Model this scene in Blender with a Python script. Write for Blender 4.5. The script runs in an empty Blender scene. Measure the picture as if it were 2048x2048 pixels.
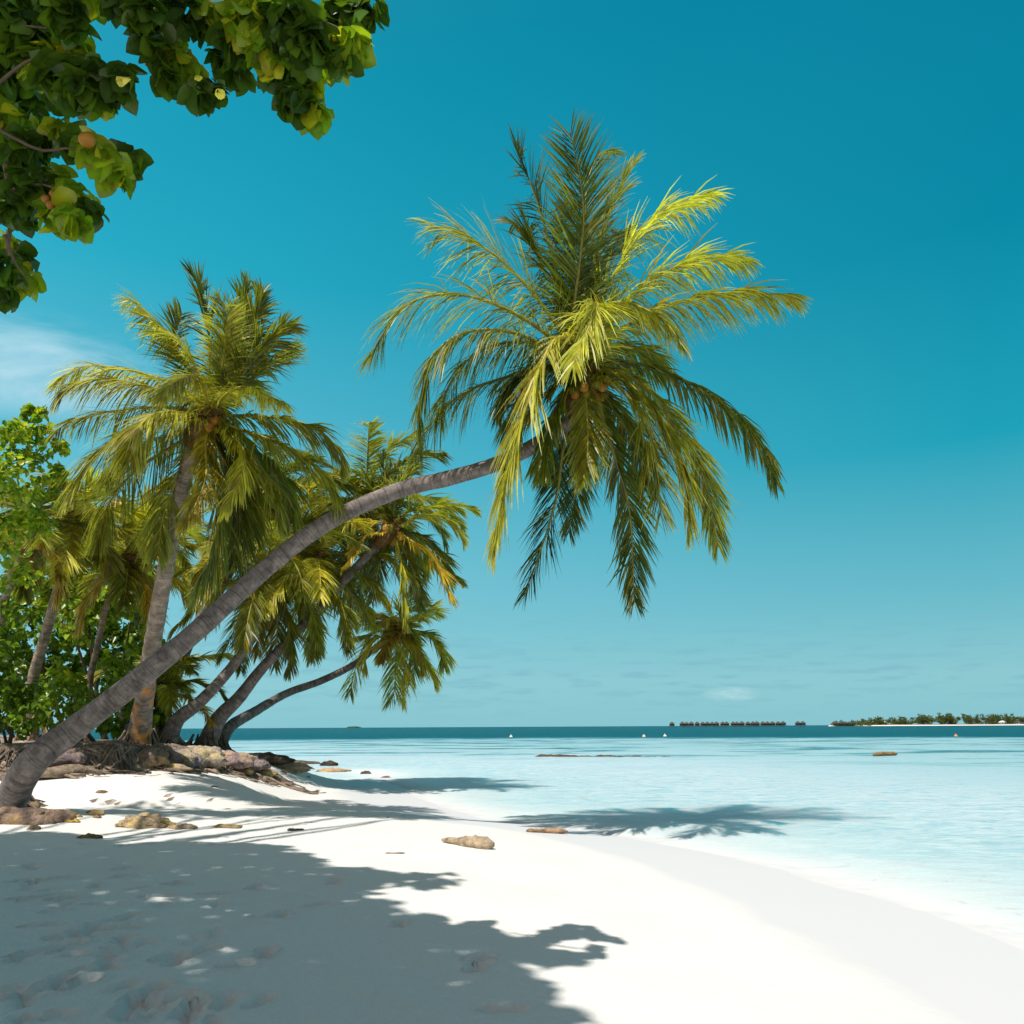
import bpy, math, random
import numpy as np
from mathutils import Vector, Matrix
random.seed(7); rng = np.random.default_rng(11)
R = math.radians
sc = bpy.context.scene
C = sc.collection

# ------------------------------------------------------------------ camera
FPX = 804.0
CAMZ = 1.8
cam_d = bpy.data.cameras.new('camera'); cam = bpy.data.objects.new('camera', cam_d); C.objects.link(cam)
cam_d.sensor_width = 36; cam_d.lens = 36*FPX/1024; cam_d.clip_start = 0.05; cam_d.clip_end = 60000
CM = Matrix.Rotation(R(90+14.95), 3, 'X') @ Matrix.Rotation(R(-0.3), 3, 'Z')
cam.matrix_world = Matrix.Translation((0, 0, CAMZ)) @ CM.to_4x4()
sc.camera = cam
sc.render.resolution_x = sc.render.resolution_y = 1024
NM = np.array(CM)
def P(px, py, depth):
    d = np.array([(px-512)/FPX, (512-py)/FPX, -1.0])*depth
    return NM @ d + np.array([0, 0, CAMZ])
def proj(p):
    q = NM.T @ (np.asarray(p, float)-np.array([0, 0, CAMZ]))
    if q[2] > -0.05: return None
    return 512+q[0]/-q[2]*FPX, 512-q[1]/-q[2]*FPX, -q[2]

# ------------------------------------------------------------------ world and sun
KX, KY = 0.27, 0.50                      # shadow offset per metre of height
SUN = np.array([-KX, -KY, 1.0]); SUN /= np.linalg.norm(SUN)
w = bpy.data.worlds.new('World'); sc.world = w; w.use_nodes = True
nt = w.node_tree; nt.nodes.clear()
def N(t, typ, **kw):
    n = t.nodes.new(typ)
    for k, v in kw.items():
        if k.startswith('_'): setattr(n, k[1:], v)
        else: n.inputs[k.replace('__', ' ')].default_value = v
    return n
def math_n(t, op, a, b=None, c=None, clamp=False):
    n = t.nodes.new('ShaderNodeMath'); n.operation = op; n.use_clamp = clamp
    for i, v in enumerate((a, b, c)):
        if v is None: continue
        if isinstance(v, (int, float)): n.inputs[i].default_value = v
        else: t.links.new(v, n.inputs[i])
    return n.outputs[0]
def ramp(t, fac, stops, interp='LINEAR'):
    n = t.nodes.new('ShaderNodeValToRGB'); n.color_ramp.interpolation = interp
    e = n.color_ramp.elements
    while len(e) < len(stops): e.new(0.5)
    for el, (p, c) in zip(e, stops):
        el.position = p; el.color = (c if len(c) == 4 else (*c, 1))
    t.links.new(fac, n.inputs[0]); return n.outputs[0]
def mixc(t, fac, a, b, mode='MIX'):
    n = t.nodes.new('ShaderNodeMix'); n.data_type = 'RGBA'; n.blend_type = mode
    for i, v in ((0, fac), (6, a), (7, b)):
        if isinstance(v, (int, float)): n.inputs[i].default_value = v
        elif isinstance(v, tuple): n.inputs[i].default_value = (*v, 1) if len(v) == 3 else v
        else: t.links.new(v, n.inputs[i])
    return n.outputs[2]
sky = nt.nodes.new('ShaderNodeTexSky'); sky.sky_type = 'NISHITA'; sky.sun_disc = False
sky.sun_elevation = math.asin(SUN[2]); sky.sun_rotation = math.atan2(SUN[0], SUN[1])
sky.air_density = 1.0; sky.dust_density = 0.6; sky.ozone_density = 1.5
tc = nt.nodes.new('ShaderNodeTexCoord'); sep = nt.nodes.new('ShaderNodeSeparateXYZ')
nt.links.new(tc.outputs['Generated'], sep.inputs[0])
sx, sy, sz = sep.outputs
# teal of the tropical polarised sky: paler to the left and at the horizon
elev = math_n(nt, 'MAXIMUM', sz, 0.0)
side = math_n(nt, 'MULTIPLY_ADD', sx, 1.0, 0.5, clamp=True)
gradR = ramp(nt, elev, [(0, (.25, .535, .63)), (.05, (.265, .555, .64)), (.14, (.14, .47, .59)), (.30, (.01, .345, .49)), (.50, (.0, .245, .385)), (.74, (.0, .195, .33)), (.86, (.0, .11, .17)), (1, (.01, .07, .11))])
gradL = ramp(nt, elev, [(0, (.25, .54, .64)), (.05, (.275, .575, .67)), (.14, (.22, .56, .70)), (.30, (.12, .49, .66)), (.50, (.02, .40, .58)), (.74, (.0, .29, .45)), (.86, (.0, .14, .21)), (1, (.01, .07, .11))])
grad = mixc(nt, side, gradL, gradR)
rear = ramp(nt, math_n(nt, 'MULTIPLY_ADD', sy, .5, .5), [(.15, (.62, .50, .46)), (.5, (1, 1, 1))])  # unseen sky behind the camera dimmed to lower the teal shade fill
grad = mixc(nt, 1.0, grad, rear, 'MULTIPLY')
skyc = mixc(nt, 1.0, sky.outputs[0], (.10, .10, .10), 'MULTIPLY')
grad = mixc(nt, 1.0, grad, (.84, .90, .86), 'MULTIPLY')
base_sky = mixc(nt, 0.975, skyc, grad)
# warm glow added to the unseen sky around the sun, lifting shade fill
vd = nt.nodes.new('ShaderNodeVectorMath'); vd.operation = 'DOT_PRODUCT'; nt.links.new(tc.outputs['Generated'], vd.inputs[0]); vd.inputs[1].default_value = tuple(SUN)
fill_glow = math_n(nt, 'POWER', math_n(nt, 'MAXIMUM', math_n(nt, 'MULTIPLY_ADD', vd.outputs['Value'], 1.35, -.35), 0.0), 2.6)
base_sky = mixc(nt, math_n(nt, 'MULTIPLY', fill_glow, 1.0), base_sky, (.62, .38, .29), 'ADD')
# clouds
def dirv(px, py):
    v = NM @ np.array([(px-512)/FPX, (512-py)/FPX, -1.0]); return v/np.linalg.norm(v)
mp = N(nt, 'ShaderNodeMapping'); mp.inputs['Rotation'].default_value = (0, R(14), 0); mp.inputs['Scale'].default_value = (3.2, 3.2, 7.5)
nt.links.new(tc.outputs['Generated'], mp.inputs[0])
nz = N(nt, 'ShaderNodeTexNoise', Scale=1.6, Detail=7.0, Roughness=0.55, Distortion=0.6); nt.links.new(mp.outputs[0], nz.inputs['Vector'])
def blob(px, py, rx, ry):
    d = dirv(px, py)
    az = math_n(nt, 'DIVIDE', math_n(nt, 'SUBTRACT', sx, float(d[0])), rx)
    el = math_n(nt, 'DIVIDE', math_n(nt, 'SUBTRACT', sz, float(d[2])), ry)
    r2 = math_n(nt, 'ADD', math_n(nt, 'MULTIPLY', az, az), math_n(nt, 'MULTIPLY', el, el))
    return math_n(nt, 'SUBTRACT', 1.0, r2, clamp=True)
wisp = math_n(nt, 'MULTIPLY', blob(20, 362, .15, .06), ramp(nt, nz.outputs[0], [(.38, (0, 0, 0)), (.68, (1, 1, 1))]))
mp2 = N(nt, 'ShaderNodeMapping'); mp2.inputs['Scale'].default_value = (9, 9, 60)
nt.links.new(tc.outputs['Generated'], mp2.inputs[0])
nz2 = N(nt, 'ShaderNodeTexNoise', Scale=2.4, Detail=5.0, Roughness=0.5); nt.links.new(mp2.outputs[0], nz2.inputs['Vector'])
lowc = math_n(nt, 'MULTIPLY', ramp(nt, sz, [(0, (0, 0, 0)), (.02, (.4,)*3), (.05, (1, 1, 1)), (.10, (.6,)*3), (.17, (0, 0, 0))]), ramp(nt, nz2.outputs[0], [(.50, (0, 0, 0)), (.68, (1, 1, 1))]))
puff = math_n(nt, 'MULTIPLY', blob(732, 694, .035, .009), ramp(nt, nz2.outputs[0], [(.42, (0,)*3), (.62, (1, 1, 1))]))
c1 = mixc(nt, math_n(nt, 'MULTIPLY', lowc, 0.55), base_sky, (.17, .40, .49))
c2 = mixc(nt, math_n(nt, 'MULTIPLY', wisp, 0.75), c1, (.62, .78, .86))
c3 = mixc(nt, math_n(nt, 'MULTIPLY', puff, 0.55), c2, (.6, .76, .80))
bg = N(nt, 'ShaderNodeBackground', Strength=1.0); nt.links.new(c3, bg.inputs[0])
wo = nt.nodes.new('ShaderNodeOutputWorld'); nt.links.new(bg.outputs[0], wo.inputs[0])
sl = bpy.data.lights.new('sun', 'SUN'); sl.energy = 4.8; sl.angle = R(0.53); sl.color = (1, .95, .87)
so = bpy.data.objects.new('sun', sl); C.objects.link(so)
so.rotation_euler = Vector((-SUN[0], -SUN[1], -SUN[2])).to_track_quat('-Z', 'Y').to_euler()
sc.view_settings.view_transform = 'Standard'; sc.view_settings.look = 'None'
sc.view_settings.exposure = 0.22; sc.view_settings.gamma = 1.0
sc.render.engine = 'CYCLES'
sc.cycles.max_bounces = 8; sc.cycles.transparent_max_bounces = 12

# ------------------------------------------------------------------ helpers
def mesh_np(name, V, faces, mats, parent=None, col=None, uv=None, fmat=None, smooth=True):
    """faces: list of (k, array(n,k)); one mesh object"""
    V = np.asarray(V, np.float32); me = bpy.data.meshes.new(name)
    loops = np.concatenate([f.reshape(-1) for f in faces]).astype(np.int32)
    tot = np.concatenate([np.full(len(f), f.shape[1], np.int32) for f in faces])
    start = np.concatenate([[0], np.cumsum(tot)[:-1]]).astype(np.int32)
    me.vertices.add(len(V)); me.vertices.foreach_set('co', V.reshape(-1))
    me.loops.add(len(loops)); me.loops.foreach_set('vertex_index', loops)
    me.polygons.add(len(tot)); me.polygons.foreach_set('loop_start', start)
    if smooth: me.polygons.foreach_set('use_smooth', np.ones(len(tot), bool))
    if fmat is not None: me.polygons.foreach_set('material_index', np.asarray(fmat, np.int32))
    if col is not None:
        a = me.attributes.new('tint', 'FLOAT_COLOR', 'POINT')
        a.data.foreach_set('color', np.concatenate([col, np.ones((len(col), 1))], 1).astype(np.float32).reshape(-1))
    if uv is not None:
        l = me.uv_layers.new(name='UVMap'); l.data.foreach_set('uv', np.asarray(uv, np.float32)[loops].reshape(-1))
    for m in (mats if isinstance(mats, (list, tuple)) else [mats]): me.materials.append(m)
    me.update(calc_edges=True); me.validate()
    o = bpy.data.objects.new(name, me); C.objects.link(o)
    if parent is not None: o.parent = parent; 
    return o
def thing(name, label, cat, loc=(0, 0, 0), group=None, rz=0):
    o = bpy.data.objects.new(name, None); C.objects.link(o); o.empty_display_size = .2
    o.location = loc; o.rotation_euler = (0, 0, rz); tag(o, label, cat, group); return o
def tag(o, label=None, cat=None, group=None, kind=None):
    if label: o['label'] = label
    if cat: o['category'] = cat
    if group: o['group'] = group
    if kind: o['kind'] = kind
    return o
class G:
    """collects arrays for one mesh"""
    def __init__(s): s.V = []; s.F = {}; s.C = []; s.UV = []; s.n = 0; s.M = {}
    def add(s, V, F, col=(1, 1, 1), uv=None, mat=0):
        V = np.asarray(V, float); F = np.asarray(F, int)
        s.V.append(V); s.F.setdefault(F.shape[1], []).append(F+s.n); s.M.setdefault(F.shape[1], []).append(np.full(len(F), mat))
        c = np.asarray(col, float); s.C.append(np.broadcast_to(c, (len(V), 3)))
        s.UV.append(np.zeros((len(V), 2)) if uv is None else uv); s.n += len(V)
    def tube(s, pts, rad, k=8, col=(1, 1, 1), mat=0, jit=0.0, cap=True):
        pts = np.asarray(pts, float); rad = np.broadcast_to(np.asarray(rad, float), (len(pts),))
        t = np.gradient(pts, axis=0); t /= np.linalg.norm(t, axis=1)[:, None]+1e-9
        ref = np.array([0, 0, 1.0]) if abs(t[0][2]) < .9 else np.array([1.0, 0, 0])
        a = np.cross(t[0], ref); a /= np.linalg.norm(a); V = []; UV = []; L = 0
        for i in range(len(pts)):
            a = a-t[i]*np.dot(a, t[i]); a /= np.linalg.norm(a)+1e-9; b = np.cross(t[i], a)
            if i: L += np.linalg.norm(pts[i]-pts[i-1])
            th = np.linspace(0, 2*math.pi, k, endpoint=False)
            r = rad[i]*(1+jit*(rng.random(k)-.5))
            V.append(pts[i]+(np.cos(th)*r)[:, None]*a+(np.sin(th)*r)[:, None]*b)
            UV.append(np.stack([th/(2*math.pi), np.full(k, L)], 1))
        V = np.concatenate(V); F = []
        for i in range(len(pts)-1):
            for j in range(k):
                F.append((i*k+j, i*k+(j+1) % k, (i+1)*k+(j+1) % k, (i+1)*k+j))
        n0 = s.n; s.add(V, F, col, np.concatenate(UV), mat)
        if cap:
            for base, rev in ((0, True), ((len(pts)-1)*k, False)):
                c = V[base:base+k].mean(0); idx = list(range(base, base+k))
                s.add([c], np.zeros((0, 3), int), col, None, mat); ci = s.n-1-n0
                T = [(idx[j], idx[(j+1) % k], ci) if not rev else (idx[(j+1) % k], idx[j], ci) for j in range(k)]
                s.F.setdefault(3, []).append(np.array(T)+n0); s.M.setdefault(3, []).append(np.full(len(T), mat))
    def box(s, lo, hi, col=(1, 1, 1), mat=0):
        x0, y0, z0 = lo; x1, y1, z1 = hi
        V = [(x0, y0, z0), (x1, y0, z0), (x1, y1, z0), (x0, y1, z0), (x0, y0, z1), (x1, y0, z1), (x1, y1, z1), (x0, y1, z1)]
        s.add(V, [(0, 3, 2, 1), (4, 5, 6, 7), (0, 1, 5, 4), (1, 2, 6, 5), (2, 3, 7, 6), (3, 0, 4, 7)], col, None, mat)
    def build(s, name, mats, parent=None, smooth=True):
        V = np.concatenate(s.V); fs = []; ms = []
        for k in sorted(s.F):
            f = np.concatenate(s.F[k]);
            if len(f): fs.append(f); ms.append(np.concatenate(s.M[k]))
        return mesh_np(name, V, fs, mats, parent, np.concatenate(s.C), np.concatenate(s.UV), np.concatenate(ms), smooth)
def catmull(pts, n):
    p = np.asarray(pts, float); p = np.vstack([2*p[0]-p[1], p, 2*p[-1]-p[-2]])
    m = len(p)-3; out = []
    for u in np.linspace(0, m, n):
        i = min(int(u), m-1); t = u-i; a, b, c, d = p[i:i+4]
        out.append(.5*((2*b)+(-a+c)*t+(2*a-5*b+4*c-d)*t*t+(-a+3*b-3*c+d)*t**3))
    return np.array(out)
def resample(p, n):
    L = np.concatenate([[0], np.cumsum(np.linalg.norm(np.diff(p, axis=0), axis=1))]); s = np.linspace(0, L[-1], n)
    return np.stack([np.interp(s, L, p[:, i]) for i in range(p.shape[1])], 1), L[-1]
def vnoise(x, y, seed=0):
    """smooth value noise, vectorised"""
    xi = np.floor(x).astype(np.int64); yi = np.floor(y).astype(np.int64); fx = x-xi; fy = y-yi
    fx = fx*fx*(3-2*fx); fy = fy*fy*(3-2*fy)
    def h(a, b):
        v = np.sin(a*127.1+b*311.7+seed*74.7)*43758.5453; return v-np.floor(v)
    return (h(xi, yi)*(1-fx)+h(xi+1, yi)*fx)*(1-fy)+(h(xi, yi+1)*(1-fx)+h(xi+1, yi+1)*fx)*fy
def sstep(a, b, x):
    t = np.clip((x-a)/(b-a), 0, 1); return t*t*(3-2*t)

# ------------------------------------------------------------------ materials
def mat(name):
    m = bpy.data.materials.new(name); m.use_nodes = True; t = m.node_tree
    b = t.nodes['Principled BSDF']; return m, t, b
def leaf_mat(name, trans=.3, rough=.4, spec=.5, tcol=(1.25, 1.2, .55)):
    m, t, b = mat(name)
    a = t.nodes.new('ShaderNodeAttribute'); a.attribute_name = 'tint'
    nzz = N(t, 'ShaderNodeTexNoise', Scale=6.0, Detail=2.0)
    g = t.nodes.new('ShaderNodeNewGeometry'); t.links.new(g.outputs['Position'], nzz.inputs['Vector'])
    c = mixc(t, 1.0, a.outputs['Color'], ramp(t, nzz.outputs[0], [(.3, (.75, .75, .75)), (.7, (1.2, 1.2, 1.15))]), 'MULTIPLY')
    t.links.new(c, b.inputs['Base Color']); b.inputs['Roughness'].default_value = rough
    b.inputs['Specular IOR Level'].default_value = spec
    tr = N(t, 'ShaderNodeBsdfTranslucent'); t.links.new(mixc(t, 1.0, c, tcol, 'MULTIPLY'), tr.inputs[0])
    mx = N(t, 'ShaderNodeMixShader', Fac=trans); t.links.new(b.outputs[0], mx.inputs[1]); t.links.new(tr.outputs[0], mx.inputs[2])
    t.links.new(mx.outputs[0], t.nodes['Material Output'].inputs[0]); return m
M_FROND = leaf_mat('palm_frond', .42, .42, .5, (1.35, 1.4, .55))
M_LEAF = leaf_mat('broad_leaf', .45, .33, .5, (1.4, 1.5, .6))
def solid(name, col, rough=.7, nscale=8, var=.35, bump=.3, bscale=20, attr=False, dist=.02, spec=.3):
    m, t, b = mat(name)
    tc_ = t.nodes.new('ShaderNodeTexCoord')
    n1 = N(t, 'ShaderNodeTexNoise', Scale=float(nscale), Detail=6.0, Roughness=.65); t.links.new(tc_.outputs['Object'], n1.inputs['Vector'])
    r = ramp(t, n1.outputs[0], [(.3, (1-var,)*3), (.7, (1+var,)*3)])
    if attr:
        a = t.nodes.new('ShaderNodeAttribute'); a.attribute_name = 'tint'; src = a.outputs['Color']
        src = mixc(t, 1.0, src, col, 'MULTIPLY')
    else: src = col
    t.links.new(mixc(t, 1.0, src, r, 'MULTIPLY'), b.inputs['Base Color'])
    b.inputs['Roughness'].default_value = rough; b.inputs['Specular IOR Level'].default_value = spec
    n2 = N(t, 'ShaderNodeTexNoise', Scale=float(bscale), Detail=6.0, Roughness=.6); t.links.new(tc_.outputs['Object'], n2.inputs['Vector'])
    bp = N(t, 'ShaderNodeBump', Strength=bump, Distance=dist); t.links.new(n2.outputs[0], bp.inputs['Height']); t.links.new(bp.outputs[0], b.inputs['Normal'])
    return m
def trunk_mat(name, col, lichen=0.0, ring=10.0):
    m, t, b = mat(name)
    uv = t.nodes.new('ShaderNodeUVMap'); s = t.nodes.new('ShaderNodeSeparateXYZ'); t.links.new(uv.outputs[0], s.inputs[0])
    tc_ = t.nodes.new('ShaderNodeTexCoord')
    n0 = N(t, 'ShaderNodeTexNoise', Scale=1.6, Detail=1.0); t.links.new(tc_.outputs['Object'], n0.inputs['Vector'])
    nj = N(t, 'ShaderNodeTexNoise', Scale=1.1, Detail=3.0); nj.noise_dimensions = '1D'; t.links.new(math_n(t, 'MULTIPLY', s.outputs[1], 1.7), nj.inputs['W'])
    ph = math_n(t, 'ADD', math_n(t, 'MULTIPLY_ADD', s.outputs[1], ring, math_n(t, 'MULTIPLY', n0.outputs[0], 2.2)), math_n(t, 'MULTIPLY', nj.outputs[0], 9.0))
    saw = math_n(t, 'FRACT', ph)
    groove = ramp(t, saw, [(0, (.5,)*3), (.08, (.75,)*3), (.22, (1,)*3), (.85, (1.0,)*3), (1, (.6,)*3)])
    n1 = N(t, 'ShaderNodeTexNoise', Scale=5.0, Detail=8.0, Roughness=.7); t.links.new(tc_.outputs['Object'], n1.inputs['Vector'])
    c = mixc(t, 1.0, mixc(t, 1.0, col, groove, 'MULTIPLY'), ramp(t, n1.outputs[0], [(.3, (.42,)*3), (.52, (.95,)*3), (.7, (1.8, 1.7, 1.6))]), 'MULTIPLY')
    nb = N(t, 'ShaderNodeTexNoise', Scale=1.4, Detail=5.0, Roughness=.7); t.links.new(tc_.outputs['Object'], nb.inputs['Vector'])
    c = mixc(t, ramp(t, nb.outputs[0], [(.55, (0,)*3), (.68, (.6,)*3)]), c, (.07, .055, .05))
    if lichen:
        n2 = N(t, 'ShaderNodeTexNoise', Scale=2.4, Detail=4.0); t.links.new(tc_.outputs['Object'], n2.inputs['Vector'])
        f = math_n(t, 'MULTIPLY', ramp(t, n2.outputs[0], [(.5, (0,)*3), (.6, (1,)*3)]), lichen)
        f = math_n(t, 'MULTIPLY', f, ramp(t, math_n(t, 'MULTIPLY', s.outputs[1], .25), [(.0, (.6,)*3), (.35, (1,)*3), (.6, (0,)*3)]))
        c = mixc(t, f, c, (.55, .22, .03))
    t.links.new(c, b.inputs['Base Color']); b.inputs['Roughness'].default_value = .85; b.inputs['Specular IOR Level'].default_value = .2
    n3 = N(t, 'ShaderNodeTexNoise', Scale=14.0, Detail=6.0, Roughness=.7); t.links.new(tc_.outputs['Object'], n3.inputs['Vector'])
    hgt = math_n(t, 'MULTIPLY_ADD', n3.outputs[0], .7, ramp(t, saw, [(0, (0,)*3), (.15, (.8,)*3), (1, (1,)*3)]))
    bp = N(t, 'ShaderNodeBump', Strength=.4, Distance=.025); t.links.new(hgt, bp.inputs['Height']); t.links.new(bp.outputs[0], b.inputs['Normal'])
    return m
M_TRUNK = trunk_mat('palm_bark', (.20, .17, .16))
M_TRUNKL = trunk_mat('palm_bark_lichen', (.27, .22, .18), 1.0)
M_TRUNKP = trunk_mat('pale_bark', (.34, .27, .21), 0, 4)
M_BARK = solid('bark', (.12, .085, .06), .9, 6, .4, .6, 20, dist=.03)
M_ROOT = solid('root_wood', (.19, .145, .11), .9, 5, .5, .7, 16, dist=.04, attr=True)
M_NUT = solid('coconut_husk', (.32, .17, .025), .5, 9, .3, .1, 12, attr=True)
M_FIBRE = solid('palm_fibre', (.16, .09, .035), .9, 14, .5, .8, 30, dist=.04)
M_ROCK = solid('coral_rock', (.50, .34, .13), .85, 4, .5, .9, 9, dist=.06, attr=True)
def rock_mat():
    m, t, b = mat('coral_rock'); tc_ = t.nodes.new('ShaderNodeTexCoord'); g_ = t.nodes.new('ShaderNodeNewGeometry')
    def nz_(sc_, d_, ro=.65):
        n_ = N(t, 'ShaderNodeTexNoise', Scale=sc_, Detail=d_, Roughness=ro); t.links.new(g_.outputs['Position'], n_.inputs['Vector']); return n_.outputs[0]
    c = ramp(t, nz_(2.6, 6.0), [(.36, (.26, .21, .19)), (.50, (.44, .36, .32)), (.57, (.56, .43, .24)), (.68, (.62, .50, .28))])
    c = mixc(t, 1.0, c, ramp(t, nz_(16.0, 8.0, .75), [(.3, (.35,)*3), (.5, (.95,)*3), (.7, (1.3,)*3)]), 'MULTIPLY')
    a = t.nodes.new('ShaderNodeAttribute'); a.attribute_name = 'tint'; c = mixc(t, 1.0, c, a.outputs['Color'], 'MULTIPLY')
    t.links.new(c, b.inputs['Base Color']); b.inputs['Roughness'].default_value = .9; b.inputs['Specular IOR Level'].default_value = .2
    bp = N(t, 'ShaderNodeBump', Strength=1.0, Distance=.09); t.links.new(nz_(8.0, 9.0, .7), bp.inputs['Height']); t.links.new(bp.outputs[0], b.inputs['Normal']); return m
M_ROCK = rock_mat()
M_WOOD = solid('driftwood', (.36, .27, .18), .9, 9, .6, .9, 22, dist=.03, attr=True)
M_WHITE = solid('painted_plaster', (.75, .74, .70), .7, 1, .1, 0, 5)
M_THATCH = solid('thatch', (.07, .062, .06), .95, 1, .3, .3, 3)
M_TIMBER = solid('stilt_timber', (.13, .09, .07), .9, 1, .3, .2, 3)
M_BUOY = solid('buoy_plastic', (.75, .35, .2), .4, 3, .1, 0, 5, attr=True)

# ------------------------------------------------------------------ terrain height
def flat(px, py, z=0.0):
    d = NM @ np.array([(px-512)/FPX, (512-py)/FPX, -1.0]); t = (z-CAMZ)/d[2]
    return np.array([0, 0, CAMZ])+d*t
_sh = [(1300, 1040), (1140, 985), (1024, 947), (940, 917), (860, 893), (780, 870), (706, 852), (645, 840), (590, 831), (535, 825), (485, 818), (445, 808), (418, 797), (400, 786), (384, 777), (365, 771)]
SHORE = [flat(x, y)[:2] for x, y in _sh]
SHORE = [np.array([40., -26.]), np.array([18., -3.])]+SHORE+[np.array(q, float) for q in ((-5.0, 33), (-5.6, 29), (-7.2, 27.5), (-10, 29.5), (-14, 35), (-20, 44), (-40, 62), (-100, 120), (-500, 260))]
POLY = np.array(SHORE+[np.array([-3000., 300.]), np.array([-3000., -800.]), np.array([300., -800.])])
def sdist(x, y):
    """signed distance to the shoreline, + inland"""
    d2 = np.full(x.shape, 1e18); ins = np.zeros(x.shape, bool)
    n = len(POLY)
    for i in range(n):
        a = POLY[i]; b = POLY[(i+1) % n]; ab = b-a
        t = np.clip(((x-a[0])*ab[0]+(y-a[1])*ab[1])/(ab@ab), 0, 1)
        d2 = np.minimum(d2, (x-a[0]-t*ab[0])**2+(y-a[1]-t*ab[1])**2)
        c = (a[1] > y) != (b[1] > y)
        with np.errstate(divide='ignore', invalid='ignore'):
            xi = (b[0]-a[0])*(y-a[1])/((b[1]-a[1]) if b[1] != a[1] else 1e-9)+a[0]
        ins ^= c & (x < xi)
    return np.where(ins, 1, -1)*np.sqrt(d2)
BX = np.array([-200, -30, -14, -10.2, -9.2, -7.8, -7.3, -6.4, -4.7, -3.5, 100.]); BY = np.array([30, 20, 15.8, 15.6, 15.8, 16.2, 17.6, 19.4, 20.8, 24, 60.])
prints = []
def height(x, y, detail=True):
    x = np.asarray(x, float); y = np.asarray(y, float)
    d = sdist(x, y)+0.25*(vnoise(x*.5, y*.5, 3)-.5)
    land = 1.02*(1-np.exp(-np.maximum(d, 0)*.105))
    wB = sstep(11.5, 16.5, y)*sstep(-2.5, -7.8, x)
    land = np.maximum(land, wB*1.0*sstep(-.3, 5.0, d))
    ds = np.maximum(-d, 0)
    far = np.hypot(x, y)
    sea = -(1.15*(1-np.exp(-ds*.085)))-14*sstep(105, 190, far+12*(vnoise(x*.03, y*.03, 5)-.5))*sstep(20, 60, ds)
    z = np.where(d > 0, land, sea)
    by = np.interp(x, BX, BY)+.5*(vnoise(x*1.1, y*0, 8)-.5)
    qa = x/np.maximum(y, 4.0)
    bank = np.interp(qa, [-.56, -.46, -.39, -.33, -.23, -.19], [.48, .48, .35, .20, .07, 0])*sstep(0, .5, y-by)*sstep(0, 4, d)+.10*(vnoise(x*1.6, y*1.6, 21)-.5)*sstep(.3, .8, y-by)*wB
    z = z+bank
    # soft swell of the beach, dune lumps
    z = z+.07*(vnoise(x*.35+9, y*.35, 1)-.5)*sstep(.5, 5, d)+.022*(vnoise(x*1.7, y*1.7, 2)-.5)*sstep(1, 5, d)
    z = z+.012*(vnoise(x*5, y*5, 4)-.5)*sstep(2, 6, d)
    if detail:
        dent = np.zeros(x.shape); rim = np.zeros(x.shape)
        for (fx, fy, ang, L, dep) in prints:
            m = (abs(x-fx) < .5) & (abs(y-fy) < .5)
            if not m.any(): continue
            ca, sa = math.cos(ang), math.sin(ang); dx = x[m]-fx; dy = y[m]-fy
            u = (dx*ca+dy*sa)/L; v = (-dx*sa+dy*ca)/L
            wob = 1+.22*(vnoise(x[m]*9, y[m]*9, 6)-.5)
            r = np.minimum(np.sqrt(((u-.32)/.62)**2+(v/.40)**2), np.sqrt(((u+.55)/.42)**2+(v/.30)**2))*wob
            dent[m] = np.maximum(dent[m], 2.6*dep*(1-sstep(.45, 1.05, r)))
            rim[m] = np.maximum(rim[m], .55*dep*np.exp(-((r-1.3)/.28)**2))
        z = z-dent+rim*(dent < .001)
    return z
def hz(x, y): return float(height(np.array([x]), np.array([y]), False)[0])
def hit(px, py):
    d = NM @ np.array([(px-512)/FPX, (512-py)/FPX, -1.0]); t = np.concatenate([np.arange(3, 60, .04), np.arange(60, 400, .5)])
    q = np.array([0, 0, CAMZ])+d*t[:, None]; h = height(q[:, 0], q[:, 1], False); k = np.argmax(q[:, 2] < np.maximum(h, 0.0))
    return q[k] if q[k][2] < max(h[k], 0) else q[-1]
# footprints in the shaded sand
for (fx, fy) in [(65, 900), (45, 925), (105, 905), (85, 930), (110, 922), (72, 938), (65, 948), (92, 955), (120, 930), (60, 982), (78, 985), (98, 972), (105, 965), (170, 957), (180, 960), (150, 992), (190, 1010), (170, 1000), (270, 918), (280, 915), (265, 955), (205, 952), (335, 882), (400, 925), (478, 968), (480, 960), (505, 1010), (10, 1000), (45, 1018), (20, 960), (150, 1015), (130, 1005), (30, 900), (215, 895), (160, 898), (240, 965), (55, 880), (120, 878), (175, 885), (255, 888), (320, 905), (260, 1003)]:
    q = hit(fx, fy); prints.append((q[0], q[1], random.uniform(.3, 1.9), random.uniform(.13, .17), random.uniform(.018, .034)))
for _ in range(34):
    q = hit(random.uniform(0, 230), random.uniform(865, 1024)); prints.append((q[0], q[1], random.uniform(.8, 1.9), random.uniform(.11, .16), random.uniform(.008, .02)))
for _ in range(60):
    q = hit(random.uniform(40, 420), random.uniform(775, 850)); prints.append((q[0], q[1], random.uniform(0, 3.1), random.uniform(.06, .15), random.uniform(.008, .03)))

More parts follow.
